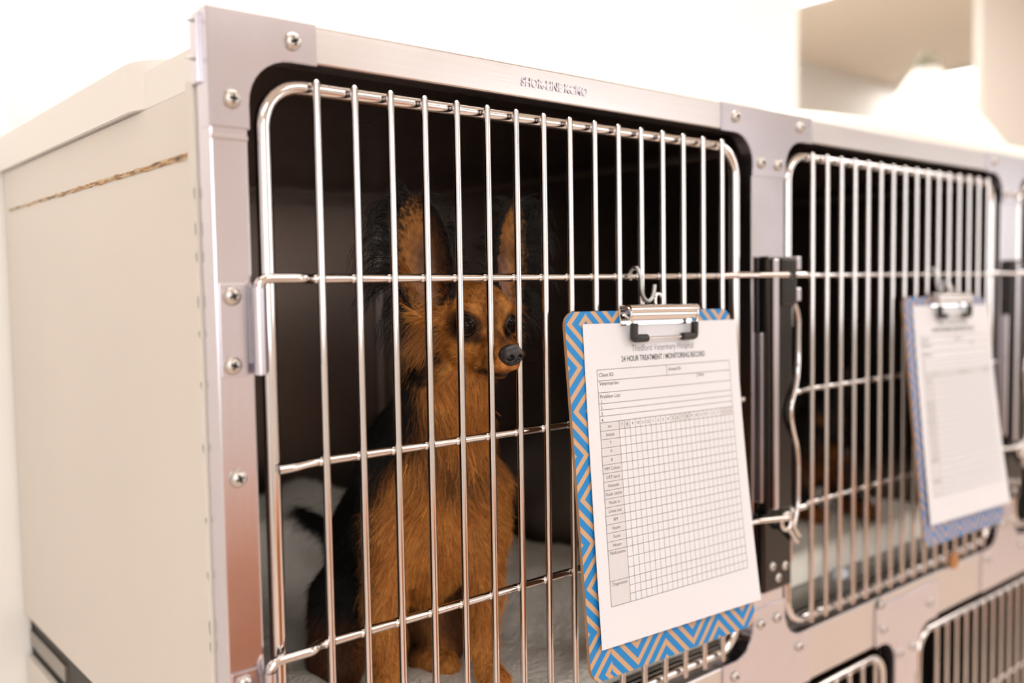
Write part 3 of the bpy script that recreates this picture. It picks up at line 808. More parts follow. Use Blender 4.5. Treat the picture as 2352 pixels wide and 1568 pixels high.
# ---------------------------------------------------------------- dogs: bodies grown as one smooth surface
class SDF:
    def __init__(s): s.p = []
    def ball(s, c, r, k=0.012): s.p.append(('c', np.array(c), np.array(c)+1e-6, r, r, k, 1)); return s
    def cone(s, a, b_, ra, rb, k=0.012): s.p.append(('c', np.array(a, float), np.array(b_, float), ra, rb, k, 1)); return s
    def ell(s, c, axes, rad, k=0.008, sign=1, shell=None): s.p.append(('e', np.array(c, float), np.array(axes, float), np.array(rad, float), shell, k, sign)); return s
    def cut(s, c, r, k=0.004): s.p.append(('c', np.array(c), np.array(c)+1e-6, r, r, k, -1)); return s
    def field(s, P):
        F = None
        for q in s.p:
            if q[0] == 'c':
                a, b_, ra, rb = q[1:5]; ba = b_-a; l2 = float(ba @ ba)
                pa = P-a.astype(np.float32); t = np.clip((pa @ ba.astype(np.float32))/l2, 0, 1)
                d = pa - t[:, None]*ba.astype(np.float32); d = np.sqrt((d*d).sum(1)) - (ra+(rb-ra)*t)
            else:
                c, ax, rad, shell = q[1:5]
                L = ((P-c.astype(np.float32)) @ ax.T.astype(np.float32))
                def el(L, rad):
                    k0 = np.sqrt(((L/rad)**2).sum(1)); k1 = np.sqrt(((L/rad**2)**2).sum(1)); return k0*(k0-1)/(k1+1e-9)
                d = el(L, rad.astype(np.float32))
                if shell is not None:
                    off, sc = shell
                    d2 = el(L-np.array(off, np.float32), (rad*sc).astype(np.float32)); d = np.maximum(d, -d2)
            k, sg = q[5], q[6]
            if F is None: F = d; continue
            if sg > 0:
                h = np.clip(0.5+0.5*(F-d)/k, 0, 1); F = F*(1-h)+d*h - k*h*(1-h)
            else:
                d = -d; h = np.clip(0.5-0.5*(F-d)/k, 0, 1); F = F*(1-h)+d*h + k*h*(1-h)
        return F
    def surface(s, lo, hi, vox):
        lo = np.array(lo); n = np.ceil((np.array(hi)-lo)/vox).astype(int)+1
        g = [lo[i]+vox*np.arange(n[i]) for i in range(3)]
        F = np.empty(n, np.float32)
        for i0 in range(0, n[0], 12):
            G = np.stack(np.meshgrid(g[0][i0:i0+12], g[1], g[2], indexing='ij'), -1).reshape(-1, 3).astype(np.float32)
            F[i0:i0+12] = s.field(G).reshape(-1, n[1], n[2])
        S = F < 0
        N = n-1
        acc = np.zeros((*N, 3), np.float32); cnt = np.zeros(N, np.float32)
        corners = [(a, b_, c) for a in (0, 1) for b_ in (0, 1) for c in (0, 1)]
        def sl(A, c): return A[c[0]:c[0]+N[0], c[1]:c[1]+N[1], c[2]:c[2]+N[2]]
        for ax in range(3):
            for c in corners:
                if c[ax]: continue
                c2 = list(c); c2[ax] = 1
                f0, f1 = sl(F, c), sl(F, c2); m_ = (f0 < 0) != (f1 < 0)
                t = np.where(m_, f0/(f0-f1+1e-12), 0)
                for k in range(3): acc[..., k] += np.where(m_, c[k] + (t if k == ax else 0), 0)
                cnt += m_
        cells = cnt > 0
        idx = -np.ones(N, int); idx[cells] = np.arange(cells.sum())
        ijk = np.argwhere(cells)
        V = (ijk + acc[cells]/cnt[cells][:, None])*vox + lo
        Fs = []
        for ax in range(3):
            o1, o2 = [(1, 2), (2, 0), (0, 1)][ax]
            a = [slice(1, n[k]-1) for k in range(3)]; a[ax] = slice(0, n[ax]-1); b_ = list(a); b_[ax] = slice(1, n[ax])
            s0, s1 = S[tuple(a)], S[tuple(b_)]
            for flip in (0, 1):
                E_ = np.argwhere(s0 & ~s1 if not flip else ~s0 & s1)
                if not len(E_): continue
                base = E_.copy()
                for k in range(3):
                    if k != ax: base[:, k] += 1
                def cid(d1, d2):
                    q = base.copy(); q[:, o1] -= d1; q[:, o2] -= d2; return idx[q[:, 0], q[:, 1], q[:, 2]]
                quad = np.stack([cid(1, 1), cid(0, 1), cid(0, 0), cid(1, 0)], 1)
                Fs.append(quad if not flip else quad[:, ::-1])
        return V, np.concatenate(Fs)

def np_mesh(name, V, Fq, mat, parent=None, colour=None, smooth_iter=1):
    me = bpy.data.meshes.new(name); me.from_pydata(V.tolist(), [], Fq.tolist())
    me.polygons.foreach_set('use_smooth', [True]*len(me.polygons)); me.materials.append(M[mat])
    if colour is not None:
        a = me.attributes.new('coat', 'FLOAT_COLOR', 'POINT'); a.data.foreach_set('color', np.concatenate([colour, np.ones((len(V), 1))], 1).ravel())
    me.update(); o = bpy.data.objects.new(name, me); col.objects.link(o)
    if parent: o.parent = parent
    return o
def relax(V, Fq, it=2, w=0.5):
    for _ in range(it):
        S_ = np.zeros_like(V); c = np.zeros(len(V))
        for a, b_ in ((0, 1), (1, 2), (2, 3), (3, 0)):
            np.add.at(S_, Fq[:, a], V[Fq[:, b_]]); np.add.at(c, Fq[:, a], 1); np.add.at(S_, Fq[:, b_], V[Fq[:, a]]); np.add.at(c, Fq[:, b_], 1)
        V = V*(1-w) + w*S_/c[:, None]
    return V
def face_data(V, Fq):
    a, b_, c, d = (V[Fq[:, i]] for i in range(4)); n_ = np.cross(c-a, d-b_); A = np.linalg.norm(n_, axis=1)
    return n_/(A[:, None]+1e-12), A/2
def sample(V, Fq, n, r, weight=None):
    N_, A = face_data(V, Fq)
    if weight is not None: A = A*weight
    f = r.choice(len(Fq), n, p=A/A.sum())
    s_, t = r.random((2, n, 1))
    P = (V[Fq[f, 0]]*(1-s_)+V[Fq[f, 1]]*s_)*(1-t) + (V[Fq[f, 3]]*(1-s_)+V[Fq[f, 2]]*s_)*t
    return P, N_[f]
def unit(x): return x/(np.linalg.norm(x, axis=-1, keepdims=True)+1e-12)

def hair(name, roots, d0, length, colours, parent, r, nseg=6, rad=0.00022, bend=None, curl=0.15, tipcol=None):
    """strands: start direction d0, turning towards bend along the length"""
    n = len(roots); bend = d0 if bend is None else bend
    jitter = r.normal(0, curl, (n, 3))
    P = np.zeros((n, nseg, 3)); P[:, 0] = roots
    for i in range(1, nseg):
        t = i/(nseg-1)
        d = unit(d0*(1-t) + bend*t + jitter*(0.4+0.6*t))
        P[:, i] = P[:, i-1] + d*(length/(nseg-1))[:, None]
    cu = bpy.data.hair_curves.new(name); cu.add_curves([nseg]*n)
    cu.attributes['position'].data.foreach_set('vector', P.astype(np.float32).ravel())
    ra = cu.attributes.new('radius', 'FLOAT', 'POINT')
    prof = np.linspace(1, 0.18, nseg)**0.8
    rr = (np.full(n, rad) if np.isscalar(rad) else rad)[:, None]*prof[None]
    ra.data.foreach_set('value', rr.astype(np.float32).ravel())
    ca = cu.attributes.new('coat', 'FLOAT_COLOR', 'POINT')
    cc = np.repeat(colours[:, None], nseg, 1)
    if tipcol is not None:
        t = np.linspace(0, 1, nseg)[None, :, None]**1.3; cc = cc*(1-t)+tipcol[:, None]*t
    cc = np.concatenate([cc, np.ones((n, nseg, 1))], 2)
    ca.data.foreach_set('color', cc.astype(np.float32).ravel())
    cu.materials.append(M['fur'])
    o = bpy.data.objects.new(name, cu); col.objects.link(o); o.parent = parent; o['kind'] = 'stuff'
    return o

RT = unit(np.array([0.7622, -0.6473, 0.0])); FWD = unit(np.array([0.6473, 0.7622, 0.0])); UP = np.array([0, 0, 1.0]); TOC = -FWD
TAN = np.array([0.80, 0.335, 0.075]); MID = np.array([0.40, 0.125, 0.021]); BRN = np.array([0.075, 0.025, 0.008]); BLK = np.array([0.009, 0.007, 0.006])
PINK = np.array([0.42, 0.25, 0.22])
def lerp(a, b_, t): return a*(1-t[..., None]) + b_*t[..., None]
def sstep(a, b_, x):
    t = np.clip((x-a)/(b_-a), 0, 1); return t*t*(3-2*t)

class Head:
    """local head axes: f towards the nose, l to the side, v up; millimetres"""
    def __init__(s, origin, yaw, pitch=0.0, scale=1.0):
        y = math.radians(yaw); s.o = np.array(origin); s.k = scale*0.001
        f = math.cos(y)*TOC + math.sin(y)*RT; s.l = math.cos(y)*RT - math.sin(y)*TOC
        p = math.radians(pitch); s.f = math.cos(p)*f + math.sin(p)*UP; s.v = math.cos(p)*UP - math.sin(p)*f
        s.A = np.array([s.f, s.l, s.v])
    def __call__(s, f, l, v): return s.o + s.k*(f*s.f + l*s.l + v*s.v)
    def loc(s, P): return ((P-s.o) @ s.A.T)/s.k
    def dir(s, f, l, v): return unit(f*s.f + l*s.l + v*s.v)

def head_sdf(S, h, ears):
    k = h.k; e = lambda c, r, **kw: S.ell(h(*c), h.A, np.array(r)*k, **kw)
    e((-31, 0, 7), (40, 35, 33), k=0.010)
    e((-14, 0, 13), (23, 27, 22.5), k=0.008)
    for s in (-1, 1):
        e((-21, s*17.5, -17), (22, 15.5, 18), k=0.009)
        e((-2.5, s*15.5, 12.0), (9.5, 10.5, 7.0), k=0.005)
    S.cone(h(-4, 0, -16), h(29, 0, -27.0), 17*k, 11.6*k, 0.008)
    for s in (-1, 1): e((23, s*7.6, -32.5), (16, 7.5, 8.5), k=0.005)
    S.cone(h(-10, 0, -35), h(23, 0, -42.0), 13*k, 6*k, 0.003)
    e((30, 0, -26), (8, 10, 10), k=0.004)
    for s in (-1, 1): S.cut(h(-2, s*24.5, 0), 9.3*k, 0.003)
    for c, ax, rad in ears:
        S.ell(c, ax, rad, k=0.005, shell=((0.0058, 0, 0.004), np.array([1.0, 0.90, 0.95])))

def ear_frame(h, s, out, face, tilt):
    """axes of an ear: n out of the cup, w across, u along to the tip"""
    u = h.dir(-0.12, s*tilt, 1.0)
    n_ = h.dir(*face); n_ = unit(n_ - u*(n_ @ u)); w = np.cross(u, n_)
    return np.array([n_, w, u])

# ---- the sitting dog
dog = tag(empty('dog', tuple(at(1000, 1560, 0.9))), 'small long-eared black and tan dog sitting behind the bars', 'dog')
dloc = Vector(dog.location)
def under_dog(o): o.parent = dog; o.location = -dloc; return o
H = Head(at(1121, 745, 0.811), 33, -2, 0.95)
axN = ear_frame(H, -1, 0, (0.86, -0.50, 0), 0.10)
axF = ear_frame(H, 1, 0, (0.92, 0.38, 0), 0.20)
cN, cF = H(-37, -47, 58), H(-38, 48, 59)
rE = np.array([0.0150, 0.0275, 0.0570])
S = SDF()
S.cone(at(1035, 850, 0.860), at(1015, 985, 0.892), 0.035, 0.042, 0.01)
S.cone(H(-44, 0, -8), at(975, 1040, 0.94), 0.030, 0.050, 0.012)
S.cone(at(1015, 985, 0.905), at(1000, 1095, 0.91), 0.044, 0.055, 0.014)
S.cone(at(1000, 1095, 0.91), at(985, 1230, 0.915), 0.055, 0.051, 0.014)
S.cone(at(985, 1230, 0.915), at(972, 1300, 0.935), 0.049, 0.036, 0.014)
S.cone(at(975, 1050, 0.95), at(905, 1240, 0.985), 0.056, 0.062, 0.02)
S.cone(at(905, 1240, 0.985), at(870, 1440, 1.0), 0.062, 0.058, 0.02)
S.cone(at(918, 1105, 0.90), at(890, 1220, 0.885), 0.036, 0.029, 0.012)
S.cone(at(890, 1220, 0.885), at(882, 1370, 0.872), 0.029, 0.0185, 0.012)
S.cone(at(882, 1370, 0.872), at(889, 1510, 0.862), 0.0185, 0.0135, 0.008)
S.cone(at(889, 1510, 0.862), at(893, 1585, 0.853), 0.0135, 0.0145, 0.008)
S.cone(at(893, 1592, 0.850), at(905, 1612, 0.836), 0.0125, 0.0105, 0.006)
S.cone(at(1092, 1115, 0.905), at(1108, 1220, 0.895), 0.031, 0.0225, 0.012)
S.cone(at(1108, 1220, 0.895), at(1116, 1360, 0.888), 0.0225, 0.0150, 0.01)
S.cone(at(1116, 1360, 0.888), at(1112, 1490, 0.880), 0.0150, 0.0115, 0.008)
S.cone(at(1112, 1490, 0.880), at(1122, 1540, 0.872), 0.0115, 0.0125, 0.008)
S.cone(at(1126, 1548, 0.870), at(1146, 1560, 0.858), 0.0115, 0.0095, 0.006)
S.cone(at(815, 1390, 0.965), at(775, 1500, 0.93), 0.048, 0.030, 0.014)
S.cone(at(775, 1500, 0.93), at(790, 1580, 0.905), 0.026, 0.015, 0.01)
S.cone(at(790, 1580, 0.905), at(812, 1596, 0.885), 0.015, 0.011, 0.006)
S.cone(at(1000, 1400, 0.96), at(1020, 1480, 0.945), 0.036, 0.020, 0.012)
S.cone(at(975, 1515, 0.94), at(1030, 1528, 0.915), 0.016, 0.0115, 0.008)
S.cone(at(800, 1330, 1.04), at(760, 1215, 1.08), 0.014, 0.010, 0.01)
S.cone(at(760, 1215, 1.08), at(690, 1176, 1.10), 0.010, 0.005, 0.006)
# toes
for c, sx_ in ((at(905, 1610, 0.838), 1), (at(1144, 1560, 0.860), 1)):
    for j in (-1, 0, 1):
        q = c + RT*0.0065*j + TOC*0.004*(1-abs(j)); S.cone(q, q+TOC*0.007-UP*0.002, 0.0058, 0.0052, 0.003)
head_sdf(S, H, [(cN, axN, rE), (cF, axF, rE*np.array([1, 0.95, 0.98]))])
pts_ = np.array([at(690, 1180, 1.10), at(905, 1240, 0.985), at(905, 1612, 0.836), H(40, 0, 0), cF+0.06, cN-0.03, at(1146, 1560, 0.858), at(870, 1440, 1.0)])
lo = np.minimum(pts_.min(0)-0.04, at(870, 1440, 1.0)-0.075); hi = np.maximum(pts_.max(0)+0.03, at(905, 1240, 0.985)+0.075)
lo[2] = -0.405; hi[2] = H(0, 0, 132)[2]
V, Fq = S.surface(lo, hi, 0.0022)
V = relax(V, Fq, 2, 0.5)

def head_mask(P):
    L = H.loc(P); return (L[:, 2] > -52) & (L[:, 0] > -75) & (P[:, 2] > -0.115), L
def ear_info(P):
    out = []
    for c, ax in ((cN, axN), (cF, axF)):
        L = (P-c) @ ax.T; q = L/(rE*1.12); out.append(((q**2).sum(1) < 1.15, L))
    return out
def dog_uv(P):
    q = P - at(1000, 640, 0.9); return 1000 + (q @ RT)/0.00042, 640 - q[:, 2]/0.00042, -(q @ TOC)*1000
EYES = [H(-3.6, s*21.8, -0.5) for s in (-1, 1)]
def coat(P, r, jit=0.22):
    n = len(P); u, v, w = dog_uv(P)
    nz = r.normal(0, 1, n)
    c = lerp(np.repeat(TAN[None], n, 0), np.repeat(MID[None], n, 0), np.clip(0.45+0.25*nz+0.25*np.sin(u*0.045)*np.cos(v*0.03), 0, 1))
    # black saddle: flank, back and nape
    bx = np.interp(v, [780, 860, 940, 1000, 1060, 1150, 1250, 1330, 1400, 1500], [930, 975, 978, 965, 905, 872, 858, 852, 838, 812])
    t = sstep(12, -22, u-bx+14*nz); t = np.maximum(t, sstep(60, 95, w)*(v > 1000)*(u < 1000))
    c = lerp(c, np.repeat(BLK[None], n, 0), t)
    # hind leg brown with tan toes
    hl = sstep(20, -20, u-820+12*nz)*sstep(1400, 1470, v); c = lerp(c, np.repeat((BRN*1.5)[None], n, 0), hl*0.8)
    # dark patch between chest and neck
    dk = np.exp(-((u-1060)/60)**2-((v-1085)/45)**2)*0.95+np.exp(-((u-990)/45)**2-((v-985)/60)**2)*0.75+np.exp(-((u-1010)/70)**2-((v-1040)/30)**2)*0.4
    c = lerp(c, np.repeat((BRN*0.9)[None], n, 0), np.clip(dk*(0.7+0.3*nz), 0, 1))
    gap_shade = sstep(-2, 12, w)*sstep(1335, 1375, v)*(u > 912)*(u < 1088); c = lerp(c, np.repeat(BRN[None], n, 0), gap_shade*0.9)  # shade in the gap between the legs, put into the coat colour
    # head
    hm, L = head_mask(P)
    f, l, vv = L[:, 0], L[:, 1], L[:, 2]
    hc = lerp(np.repeat(TAN[None], n, 0), np.repeat(MID[None], n, 0), np.clip(0.50+0.25*nz+0.3*np.sin(f*0.3+l*0.2), 0, 1))
    hc = lerp(hc, np.repeat(BRN[None], n, 0), np.clip(np.exp(-(l/8)**2)*sstep(2, 14, f)*sstep(-24, -15, vv)*0.85, 0, 1))      # bridge of the nose
    for e_ in EYES:
        de = np.linalg.norm(P-e_, axis=1)*1000; hc = lerp(hc, np.repeat(BLK[None], n, 0), 0.92*sstep(17.0, 13.0, de+0.8*nz))
    brow = np.exp(-(((np.abs(l)-9.5)/3.2)**2+((vv-12)/9)**2))*(f > -14); hc = lerp(hc, np.repeat(BRN[None], n, 0), np.clip(brow*0.65, 0, 1))
    tear = np.exp(-(((f-7)/9)**2+((np.abs(l)-16.5)/5.5)**2+((vv+11)/6.5)**2)); hc = lerp(hc, np.repeat(BRN[None], n, 0), np.clip(tear*1.3, 0, 1))
    ml = np.interp(f, [-8, 5, 25, 42], [-37.5, -39.5, -41.5, -39.0])
    hc = lerp(hc, np.repeat(BLK[None], n, 0), 0.97*np.exp(-((vv-ml+2.5)/3.4)**2)*sstep(-10, 0, f))  # black lips; shadow over the lower jaw is put into the colour too
    hc = lerp(hc, np.repeat(BRN[None], n, 0), np.clip(0.55*sstep(-22, -45, f)*sstep(20, 34, vv), 0, 1))
    hc = lerp(hc, np.repeat(BLK[None], n, 0), sstep(-29, -38, f+1.5*nz)*sstep(2, -10, vv))
    hc = lerp(hc, np.repeat(BLK[None], n, 0), sstep(12, -22, u-988+10*nz)*sstep(775, 805, v))
    top = sstep(20, 38, vv)*0.35; hc = lerp(hc, np.repeat(BRN[None], n, 0), top)
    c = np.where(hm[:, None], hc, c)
    # ears: tan cup with a pinkish middle, black rim and back
    for (m_, L), s, ax_ in zip(ear_info(P), (-1, 1), (axN[1], axF[1])):
        x, y, z = L[:, 0]/rE[0], L[:, 1]/rE[1], L[:, 2]/rE[2]
        cup = sstep(-0.75, -0.45, x + 0.25*(y*y+z*z*0.6) )
        rim = sstep(0.55, 0.85, np.sqrt(y*y*0.95+z*z*0.75)+0.10*nz)
        yy = y*(1 if (ax_ @ RT) > 0 else -1)*1.0
        ec = lerp(np.repeat((TAN*0.58)[None], n, 0), np.repeat(PINK[None], n, 0), np.clip(np.exp(-((yy-0.05)/0.34)**2-((z+0.30)/0.48)**2), 0, 1)*0.85)
        ec = lerp(ec, np.repeat(BRN[None]*0.7, n, 0), sstep(0.10, 0.45, yy if s < 0 else -yy)*0.92)
        ec = lerp(ec, np.repeat(BLK[None], n, 0), np.clip(rim+1-cup, 0, 1))
        use = m_ & (z > -0.72)
        c = np.where(use[:, None], ec, c)
    cl = np.sin(P[:, 0]*610+1.3*np.sin(P[:, 2]*330))*np.sin(P[:, 2]*420+P[:, 1]*510)
    return c*np.exp(r.normal(0, jit, (n, 1))+0.30*cl[:, None])

r2 = np.random.default_rng(11)
body = np_mesh('body', V, Fq, 'skin', None, coat(V, r2, 0.05)*0.62); under_dog(body)  # skin darkened: shade between the hairs put into its colour

# short coat
FN, FA = face_data(V, Fq); FC = V[Fq].mean(1)
facing = ((CAMC-FC)*FN).sum(1) > -0.12      # strands where a visitor in front of the cage could see them
hmF, LF = head_mask(FC)
wgt = np.where(facing, 1.0, 0.15)*np.where(hmF & (LF[:, 0] > -45), 4.2, 1.0)
P, N_ = sample(V, Fq, 100000, r2, wgt)
ins = np.zeros(len(P), bool)
for e_ in EYES: ins |= np.linalg.norm(P-e_, axis=1) < 0.0116
nosec = H(40.0, 0, -24.0)
ins |= (np.linalg.norm((P-nosec)*np.array([1, 1, 1.05]), axis=1) < 0.0110)
P, N_ = P[~ins], N_[~ins]
hm, L = head_mask(P); u, v, w = dog_uv(P)
inear = np.zeros(len(P), bool)
for (m_, Le) in ear_info(P): inear |= m_ & (Le[:, 2]/rE[2] > -0.75)
flow_h = unit(P - H(46, 0, -18)) + 0.25*np.array([0, 0, -1.0])
flow_b = np.array([0, 0, -1.0]) + (0.30+0.75*sstep(1080, 1160, v)*sstep(1400, 1330, v))[:, None]*unit(P-at(1010, 1180, 0.84)) + 0.25*np.sin(u*0.021+v*0.013)[:, None]*RT
flow_e = np.array([0, 0, 1.0]) + 0*P
fl = np.where(hm[:, None], flow_h, flow_b); fl = np.where(inear[:, None], flow_e, fl)
tan_ = unit(fl - N_*(fl*N_).sum(1, keepdims=True))
lenb = 0.0125 + 0.006*sstep(1240, 1000, v)*sstep(860, 960, v)
lenh = 0.0016 + 0.0030*sstep(24, -4, L[:, 0]) + 0.0030*sstep(-8, -24, L[:, 0]) + 0.010*sstep(-22, -42, L[:, 0])
le = np.where(hm, lenh, lenb); le = np.where(inear, 0.0048, le)
# short feet
le = np.where((v > 1450) & ~hm, 0.006, le)
le = le*np.exp(r2.normal(0, 0.22, len(P)))
d0 = unit(tan_ + N_*np.where(hm, 0.22, 0.30)[:, None])
bd = unit(tan_ + N_*0.08 + np.array([0, 0, -0.18]))
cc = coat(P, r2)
under_dog(hair('fur', P - N_*0.0006, d0, le, cc*0.62, dog, r2, 5, np.where(hm, 0.00014, 0.00021), bd, np.where(hm, 0.10, 0.18)[:, None], np.clip(cc*1.30, 0, 1)))  # dark roots and light tips put hair self-shadow into the colour

# long feathers: ear fringes, cheeks, ruff, elbows
def fringe(name, n, base, spread, d0, bend, lmin, lmax, c, curl=0.22, rad=0.00028, nseg=9, clump=14):
    k = max(1, n//clump); t = r2.random(k); B_ = base(t); D0 = np.array([d0(x) for x in t]); BD = np.array([bend(x) for x in t])
    D0 = unit(D0 + r2.normal(0, 0.16, (k, 3))); BD = unit(BD + r2.normal(0, 0.20, (k, 3))); Ln = r2.uniform(lmin, lmax, k)
    i = np.repeat(np.arange(k), clump); m_ = len(i)
    R0 = B_[i] + r2.normal(0, spread, (m_, 3))
    C_ = np.repeat(np.array(c)[None], m_, 0) if not callable(c) else c(R0)
    C_ = C_*np.exp(r2.normal(0, 0.18, (m_, 1)))
    return under_dog(hair(name, R0, unit(D0[i]+r2.normal(0, 0.06, (m_, 3))), Ln[i]*r2.uniform(0.75, 1.05, m_), C_, dog, r2, nseg, rad, unit(BD[i]+r2.normal(0, 0.07, (m_, 3))), curl*0.45))
def ear_edge(c, ax, side):
    def f(t):
        a = np.radians(np.interp(t, [0, 1], [8, 168])) ; y = side*np.sin(a); z = np.cos(a)
        return c + ax[0]*(-0.004) + np.outer(y*rE[1]*0.96, ax[1]) + np.outer(z*rE[2]*0.97, ax[2])
    return f
sideN = 1 if (axN[1] @ RT) < 0 else -1
sideF = 1 if (axF[1] @ RT) > 0 else -1
fringe('ear_fringe', 620, ear_edge(cN, axN, sideN), 0.0022, lambda t: -RT*0.62+UP*(0.70-0.9*t), lambda t: -RT*0.02-UP*1.0, 0.026, 0.060, BLK)
fringe('ear_fringe', 260, ear_edge(cN, axN, -sideN), 0.0020, lambda t: RT*0.35+UP*(0.7-0.6*t), lambda t: RT*0.2-UP*0.6, 0.012, 0.022, BLK*1.3)
fringe('ear_fringe', 420, ear_edge(cF, axF, sideF), 0.0020, lambda t: RT*0.70+UP*(0.7-0.8*t), lambda t: RT*0.02-UP*1.0, 0.028, 0.052, BLK)
fringe('ear_fringe', 240, ear_edge(cF, axF, -sideF), 0.0020, lambda t: -RT*0.3+UP*(0.8-0.6*t), lambda t: -RT*0.4-UP*0.2, 0.010, 0.020, BLK)
# hair inside the ear cups
for c, ax, s in ((cN, axN, -1), (cF, axF, 1)):
    def inner(t, c=c, ax=ax): 
        y = np.sign(r2.random(len(t))-0.5)*(0.35+0.45*r2.random(len(t))); z = -0.75+0.9*t
        return c + ax[0]*(-0.004) + np.outer(y*rE[1], ax[1]) + np.outer(z*rE[2], ax[2])
    fringe('ear_tuft', 150, inner, 0.0012, lambda t, ax=ax, s=s: ax[0]*0.45+UP*0.8+RT*0.3*s, lambda t, ax=ax: UP*0.5+ax[0]*0.3-RT*0.4, 0.012, 0.022, MID*0.8, rad=0.00016)
# cheek feathers below the near ear and beyond the far cheek
fringe('cheek_feather', 2000, lambda t: H(-38, -31, 22) + np.outer(t, H(-34, -30, -14)-H(-38, -31, 22)), 0.004, lambda t: -RT*0.95-UP*(0.05+0.3*t)+TOC*0.35, lambda t: -RT*0.55-UP*0.85, 0.022, 0.046, lambda q: lerp(np.repeat(TAN[None]*0.8, len(q), 0), np.repeat(BRN[None]*2, len(q), 0), r2.random(len(q))), rad=0.00013, clump=22)
fringe('cheek_feather', 260, lambda t: H(-34, 33, 18) + np.outer(t, H(-28, 32, -18)-H(-34, 33, 18)), 0.003, lambda t: RT*0.9-UP*0.2, lambda t: RT*0.5-UP*0.8, 0.014, 0.026, MID)
# neck ruff and chest
fringe('ruff', 1500, lambda t: at(1010, 905, 0.868) + np.outer(t-0.5, RT*0.072) + np.outer(r2.random(len(t)), at(1005, 1060, 0.858)-at(1010, 905, 0.868)), 0.003, lambda t: TOC*0.35-UP*0.9+RT*(t-0.5)*0.6, lambda t: -UP*1.0+RT*(t-0.5)*0.8+TOC*0.05, 0.016, 0.030, lambda q: coat(q, r2), rad=0.00024)
fringe('nape', 900, lambda t: H(-50, -30, -8) + np.outer(t, at(930, 1000, 0.915)-H(-50, -30, -8)), 0.006, lambda t: -RT*0.45-UP*0.8+TOC*0.2, lambda t: -UP*1.0-RT*0.1, 0.018, 0.032, BLK)
# feathers behind the near foreleg and on the flank
fringe('leg_feather', 500, lambda t: at(862, 1250, 0.885) + np.outer(t, at(866, 1400, 0.88)-at(862, 1250, 0.885)), 0.004, lambda t: -RT*0.7-UP*0.6, lambda t: -UP*1.0+RT*0.2, 0.014, 0.028, lambda q: lerp(np.repeat(TAN[None]*0.8, len(q), 0), np.repeat(BLK[None], len(q), 0), r2.random(len(q))))
fringe('leg_feather', 300, lambda t: at(1160, 1090, 0.90) + np.outer(t, at(1146, 1240, 0.893)-at(1160, 1090, 0.90)), 0.003, lambda t: RT*0.5-UP*0.8, lambda t: -UP*1.0-RT*0.3, 0.010, 0.018, MID)
fringe('tail_plume', 240, lambda t: at(770, 1220, 1.08) + np.outer(t, at(690, 1176, 1.10)-at(770, 1220, 1.08)), 0.006, lambda t: -RT*0.6+UP*0.2, lambda t: -RT*0.6-UP*0.9, 0.018, 0.032, BLK)
# whiskers
fringe('whiskers', 9, lambda t: H(27, -9, -31)+np.outer(t-0.5, H(27, -11, -36)-H(20, -10, -28)), 0.002, lambda t: -H.l*0.7+H.f*0.3-UP*0.3, lambda t: -H.l*0.6-UP*0.6, 0.016, 0.026, BLK, rad=0.00012, clump=1)

def sphere(name, c, rad, mat, parent, n=24):
    b_ = MB(); P = np.array([[(math.sin(a)*math.cos(t), math.sin(a)*math.sin(t), math.cos(a)) for a in np.linspace(0, math.pi, n//2+1)] for t in np.linspace(0, 2*math.pi, n+1)])
    b_.grid(P*rad+np.array(c)); return fixn(b_.build(name, mat, parent))
for i, s in enumerate((-1, 1)):
    ed_ = H.dir(0.84, s*0.54, 0.02)
    eo = sphere('eye', EYES[i], 0.0102, 'eye', dog); under_dog(eo)
    su = unit(UP - ed_*(ed_ @ UP)); sw = np.cross(su, ed_)
    inner = 1.0 if (sw @ H.l)*s < 0 else -1.0        # +1: the corner at the nose lies along +sw
    lb = MB(); NT, NR = 36, 7; P_ = np.zeros((NT+1, NR, 3))
    for a_ in range(NT+1):
        t = 2*math.pi*a_/NT; ct, st2 = math.cos(t), math.sin(t)
        hx = 1.02; hy = 0.82 if st2 > 0 else 0.76
        bx_, by_ = hx*ct*(1+0.10*abs(ct)**6), hy*st2*(1-0.25*abs(ct)**3)
        if ct*inner > 0: by_ -= 0.12*abs(ct)**3
        ang0 = math.hypot(bx_, by_); ph = math.atan2(by_, bx_)
        for j in range(NR):
            an = ang0 + (1.62-ang0)*j/(NR-1); rr = 0.0104 + 0.0006*math.sin(math.pi*min(1, j/2.0)) - 0.0006*(j/(NR-1))
            P_[a_, j] = EYES[i] + rr*(math.cos(an)*ed_ + math.sin(an)*(math.cos(ph)*sw + math.sin(ph)*su))
    lb.grid(P_); lid = fixn(lb.build('eyelid', 'lid', dog)); under_dog(lid)
# nose leather with two nostrils
NS = SDF()
NS.ell(H(38.5, 0, -22.5), H.A, np.array([8.2, 9.6, 7.2])*0.001)
for s in (-1, 1): NS.ell(H(38.8, s*5.4, -25.5), H.A, np.array([7.2, 5.2, 5.0])*0.001, k=0.004)
NS.ell(H(38.0, 0, -28.0), H.A, np.array([7.2, 7.0, 6.0])*0.001, k=0.005)
for s in (-1, 1):
    NS.cut(H(46.2, s*4.3, -26.4), 0.0025, 0.0010); NS.cut(H(44.2, s*4.6, -26.4), 0.0023, 0.0006)
    NS.cut(H(44.6, s*7.2, -28.0), 0.0014, 0.0010)
for z in np.linspace(-35, -28, 12): NS.cut(H(45.9 + (z+28)*0.22, 0, z), 0.0008, 0.0006)
nv, nf = NS.surface(H(38, 0, -25)-0.017, H(38, 0, -25)+0.017, 0.0006)
under_dog(np_mesh('nose', relax(nv, nf, 1), nf, 'nose', dog))

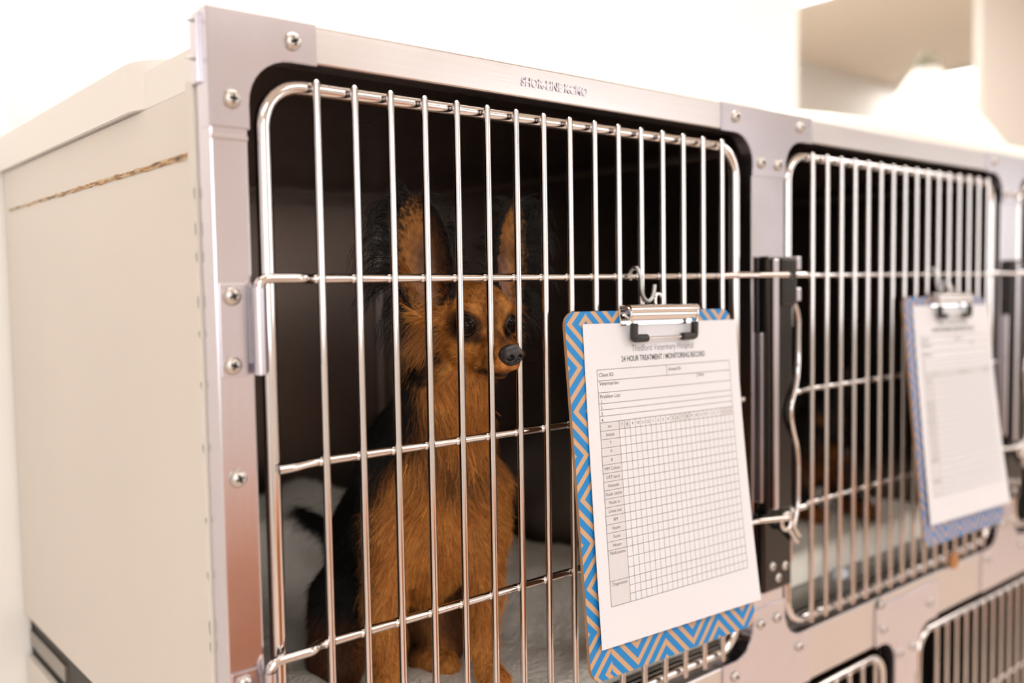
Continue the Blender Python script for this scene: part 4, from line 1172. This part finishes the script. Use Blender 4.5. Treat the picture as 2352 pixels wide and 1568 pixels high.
# ---- the dark dog lying in the second cage
def lying_dog():
    d = tag(empty('dog', (0.95, 0.25, -0.37)), 'dark black and brown dog lying on white bedding in the second cage', 'dog')
    dl = Vector(d.location)
    S = SDF(); q = lambda x, y, z: np.array([x, y, z])
    h = Head(q(0.960, 0.165, -0.235), 15, -6)
    S.cone(q(0.985, 0.25, -0.285), q(1.04, 0.40, -0.292), 0.064, 0.068, 0.02)
    S.cone(q(0.975, 0.20, -0.26), q(0.985, 0.25, -0.285), 0.044, 0.058, 0.02)
    for s in (-1, 1):
        S.cone(q(0.99, 0.215, -0.315)+h.l*0.040*s, q(0.965, 0.17, -0.353)+h.l*0.042*s, 0.028, 0.015, 0.012)
        S.cone(q(0.965, 0.17, -0.355)+h.l*0.042*s, q(0.945, 0.13, -0.358)+h.l*0.044*s, 0.015, 0.013, 0.008)
        S.cone(q(1.02, 0.37, -0.308)+h.l*0.055*s, q(0.985, 0.30, -0.343)+h.l*0.072*s, 0.044, 0.024, 0.014)
    S.cone(q(1.05, 0.42, -0.31), q(1.11, 0.38, -0.345), 0.014, 0.008, 0.01)
    ears = []
    for s in (-1, 1):
        ax = ear_frame(h, s, 0, (0.85, s*0.5, 0), 0.35); ears.append((h(-36, s*42, 44), ax, rE*np.array([1, 0.9, 0.8])))
    head_sdf(S, h, ears)
    V, Fq = S.surface((0.80, 0.08, -0.385), (1.17, 0.50, -0.12), 0.0036); V = relax(V, Fq, 2)
    r = np.random.default_rng(5)
    def ct(P):
        L = h.loc(P); n = len(P); nz = r.normal(0, 1, n)
        c = np.repeat(BLK[None], n, 0)
        t = np.exp(-((np.abs(L[:, 1])-17)/6)**2-((L[:, 2]-16)/6)**2)*(L[:, 0] > -12)          # brow spots
        t = np.maximum(t, sstep(2, 14, L[:, 0])*sstep(-14, -22, L[:, 2])*(np.abs(L[:, 1]) < 40)*(L[:, 2] > -60))
        t = np.maximum(t, (P[:, 2] < -0.345)*(P[:, 1] < 0.2)*1.0)
        t = np.maximum(t, np.exp(-((P[:, 0]-0.975)/0.035)**2-((P[:, 1]-0.18)/0.05)**2-((P[:, 2]+0.30)/0.03)**2))
        t = np.maximum(t, 0.5*sstep(0.1, 0.9, np.sin(P[:, 0]*60)*np.sin(P[:, 1]*47))*sstep(-0.26, -0.30, P[:, 2]))
        return lerp(c, np.repeat(MID[None]*0.5, n, 0), np.clip(t+0.05*nz, 0, 1))
    b_ = np_mesh('body', V, Fq, 'skin', d, ct(V)); b_.location = -dl
    P, N_ = sample(V, Fq, 16000, r); fl = unit(P-h(46, 0, -18))+np.array([0, 0, -0.5]); tn = unit(fl-N_*(fl*N_).sum(1, keepdims=True))
    f_ = hair('fur', P, unit(tn+N_*0.4), 0.012*np.exp(r.normal(0, 0.2, len(P))), ct(P), d, r, 4, 0.0004, tn, 0.15); f_.location = -dl
    for s in (-1, 1):
        o = sphere('eye', h(-3, s*22, -0.5), 0.0094, 'eye', d); o.location = -dl
    o = sphere('nose', h(40, 0, -24), 0.0085, 'nose', d); o.location = -dl
    return d
lying_dog()
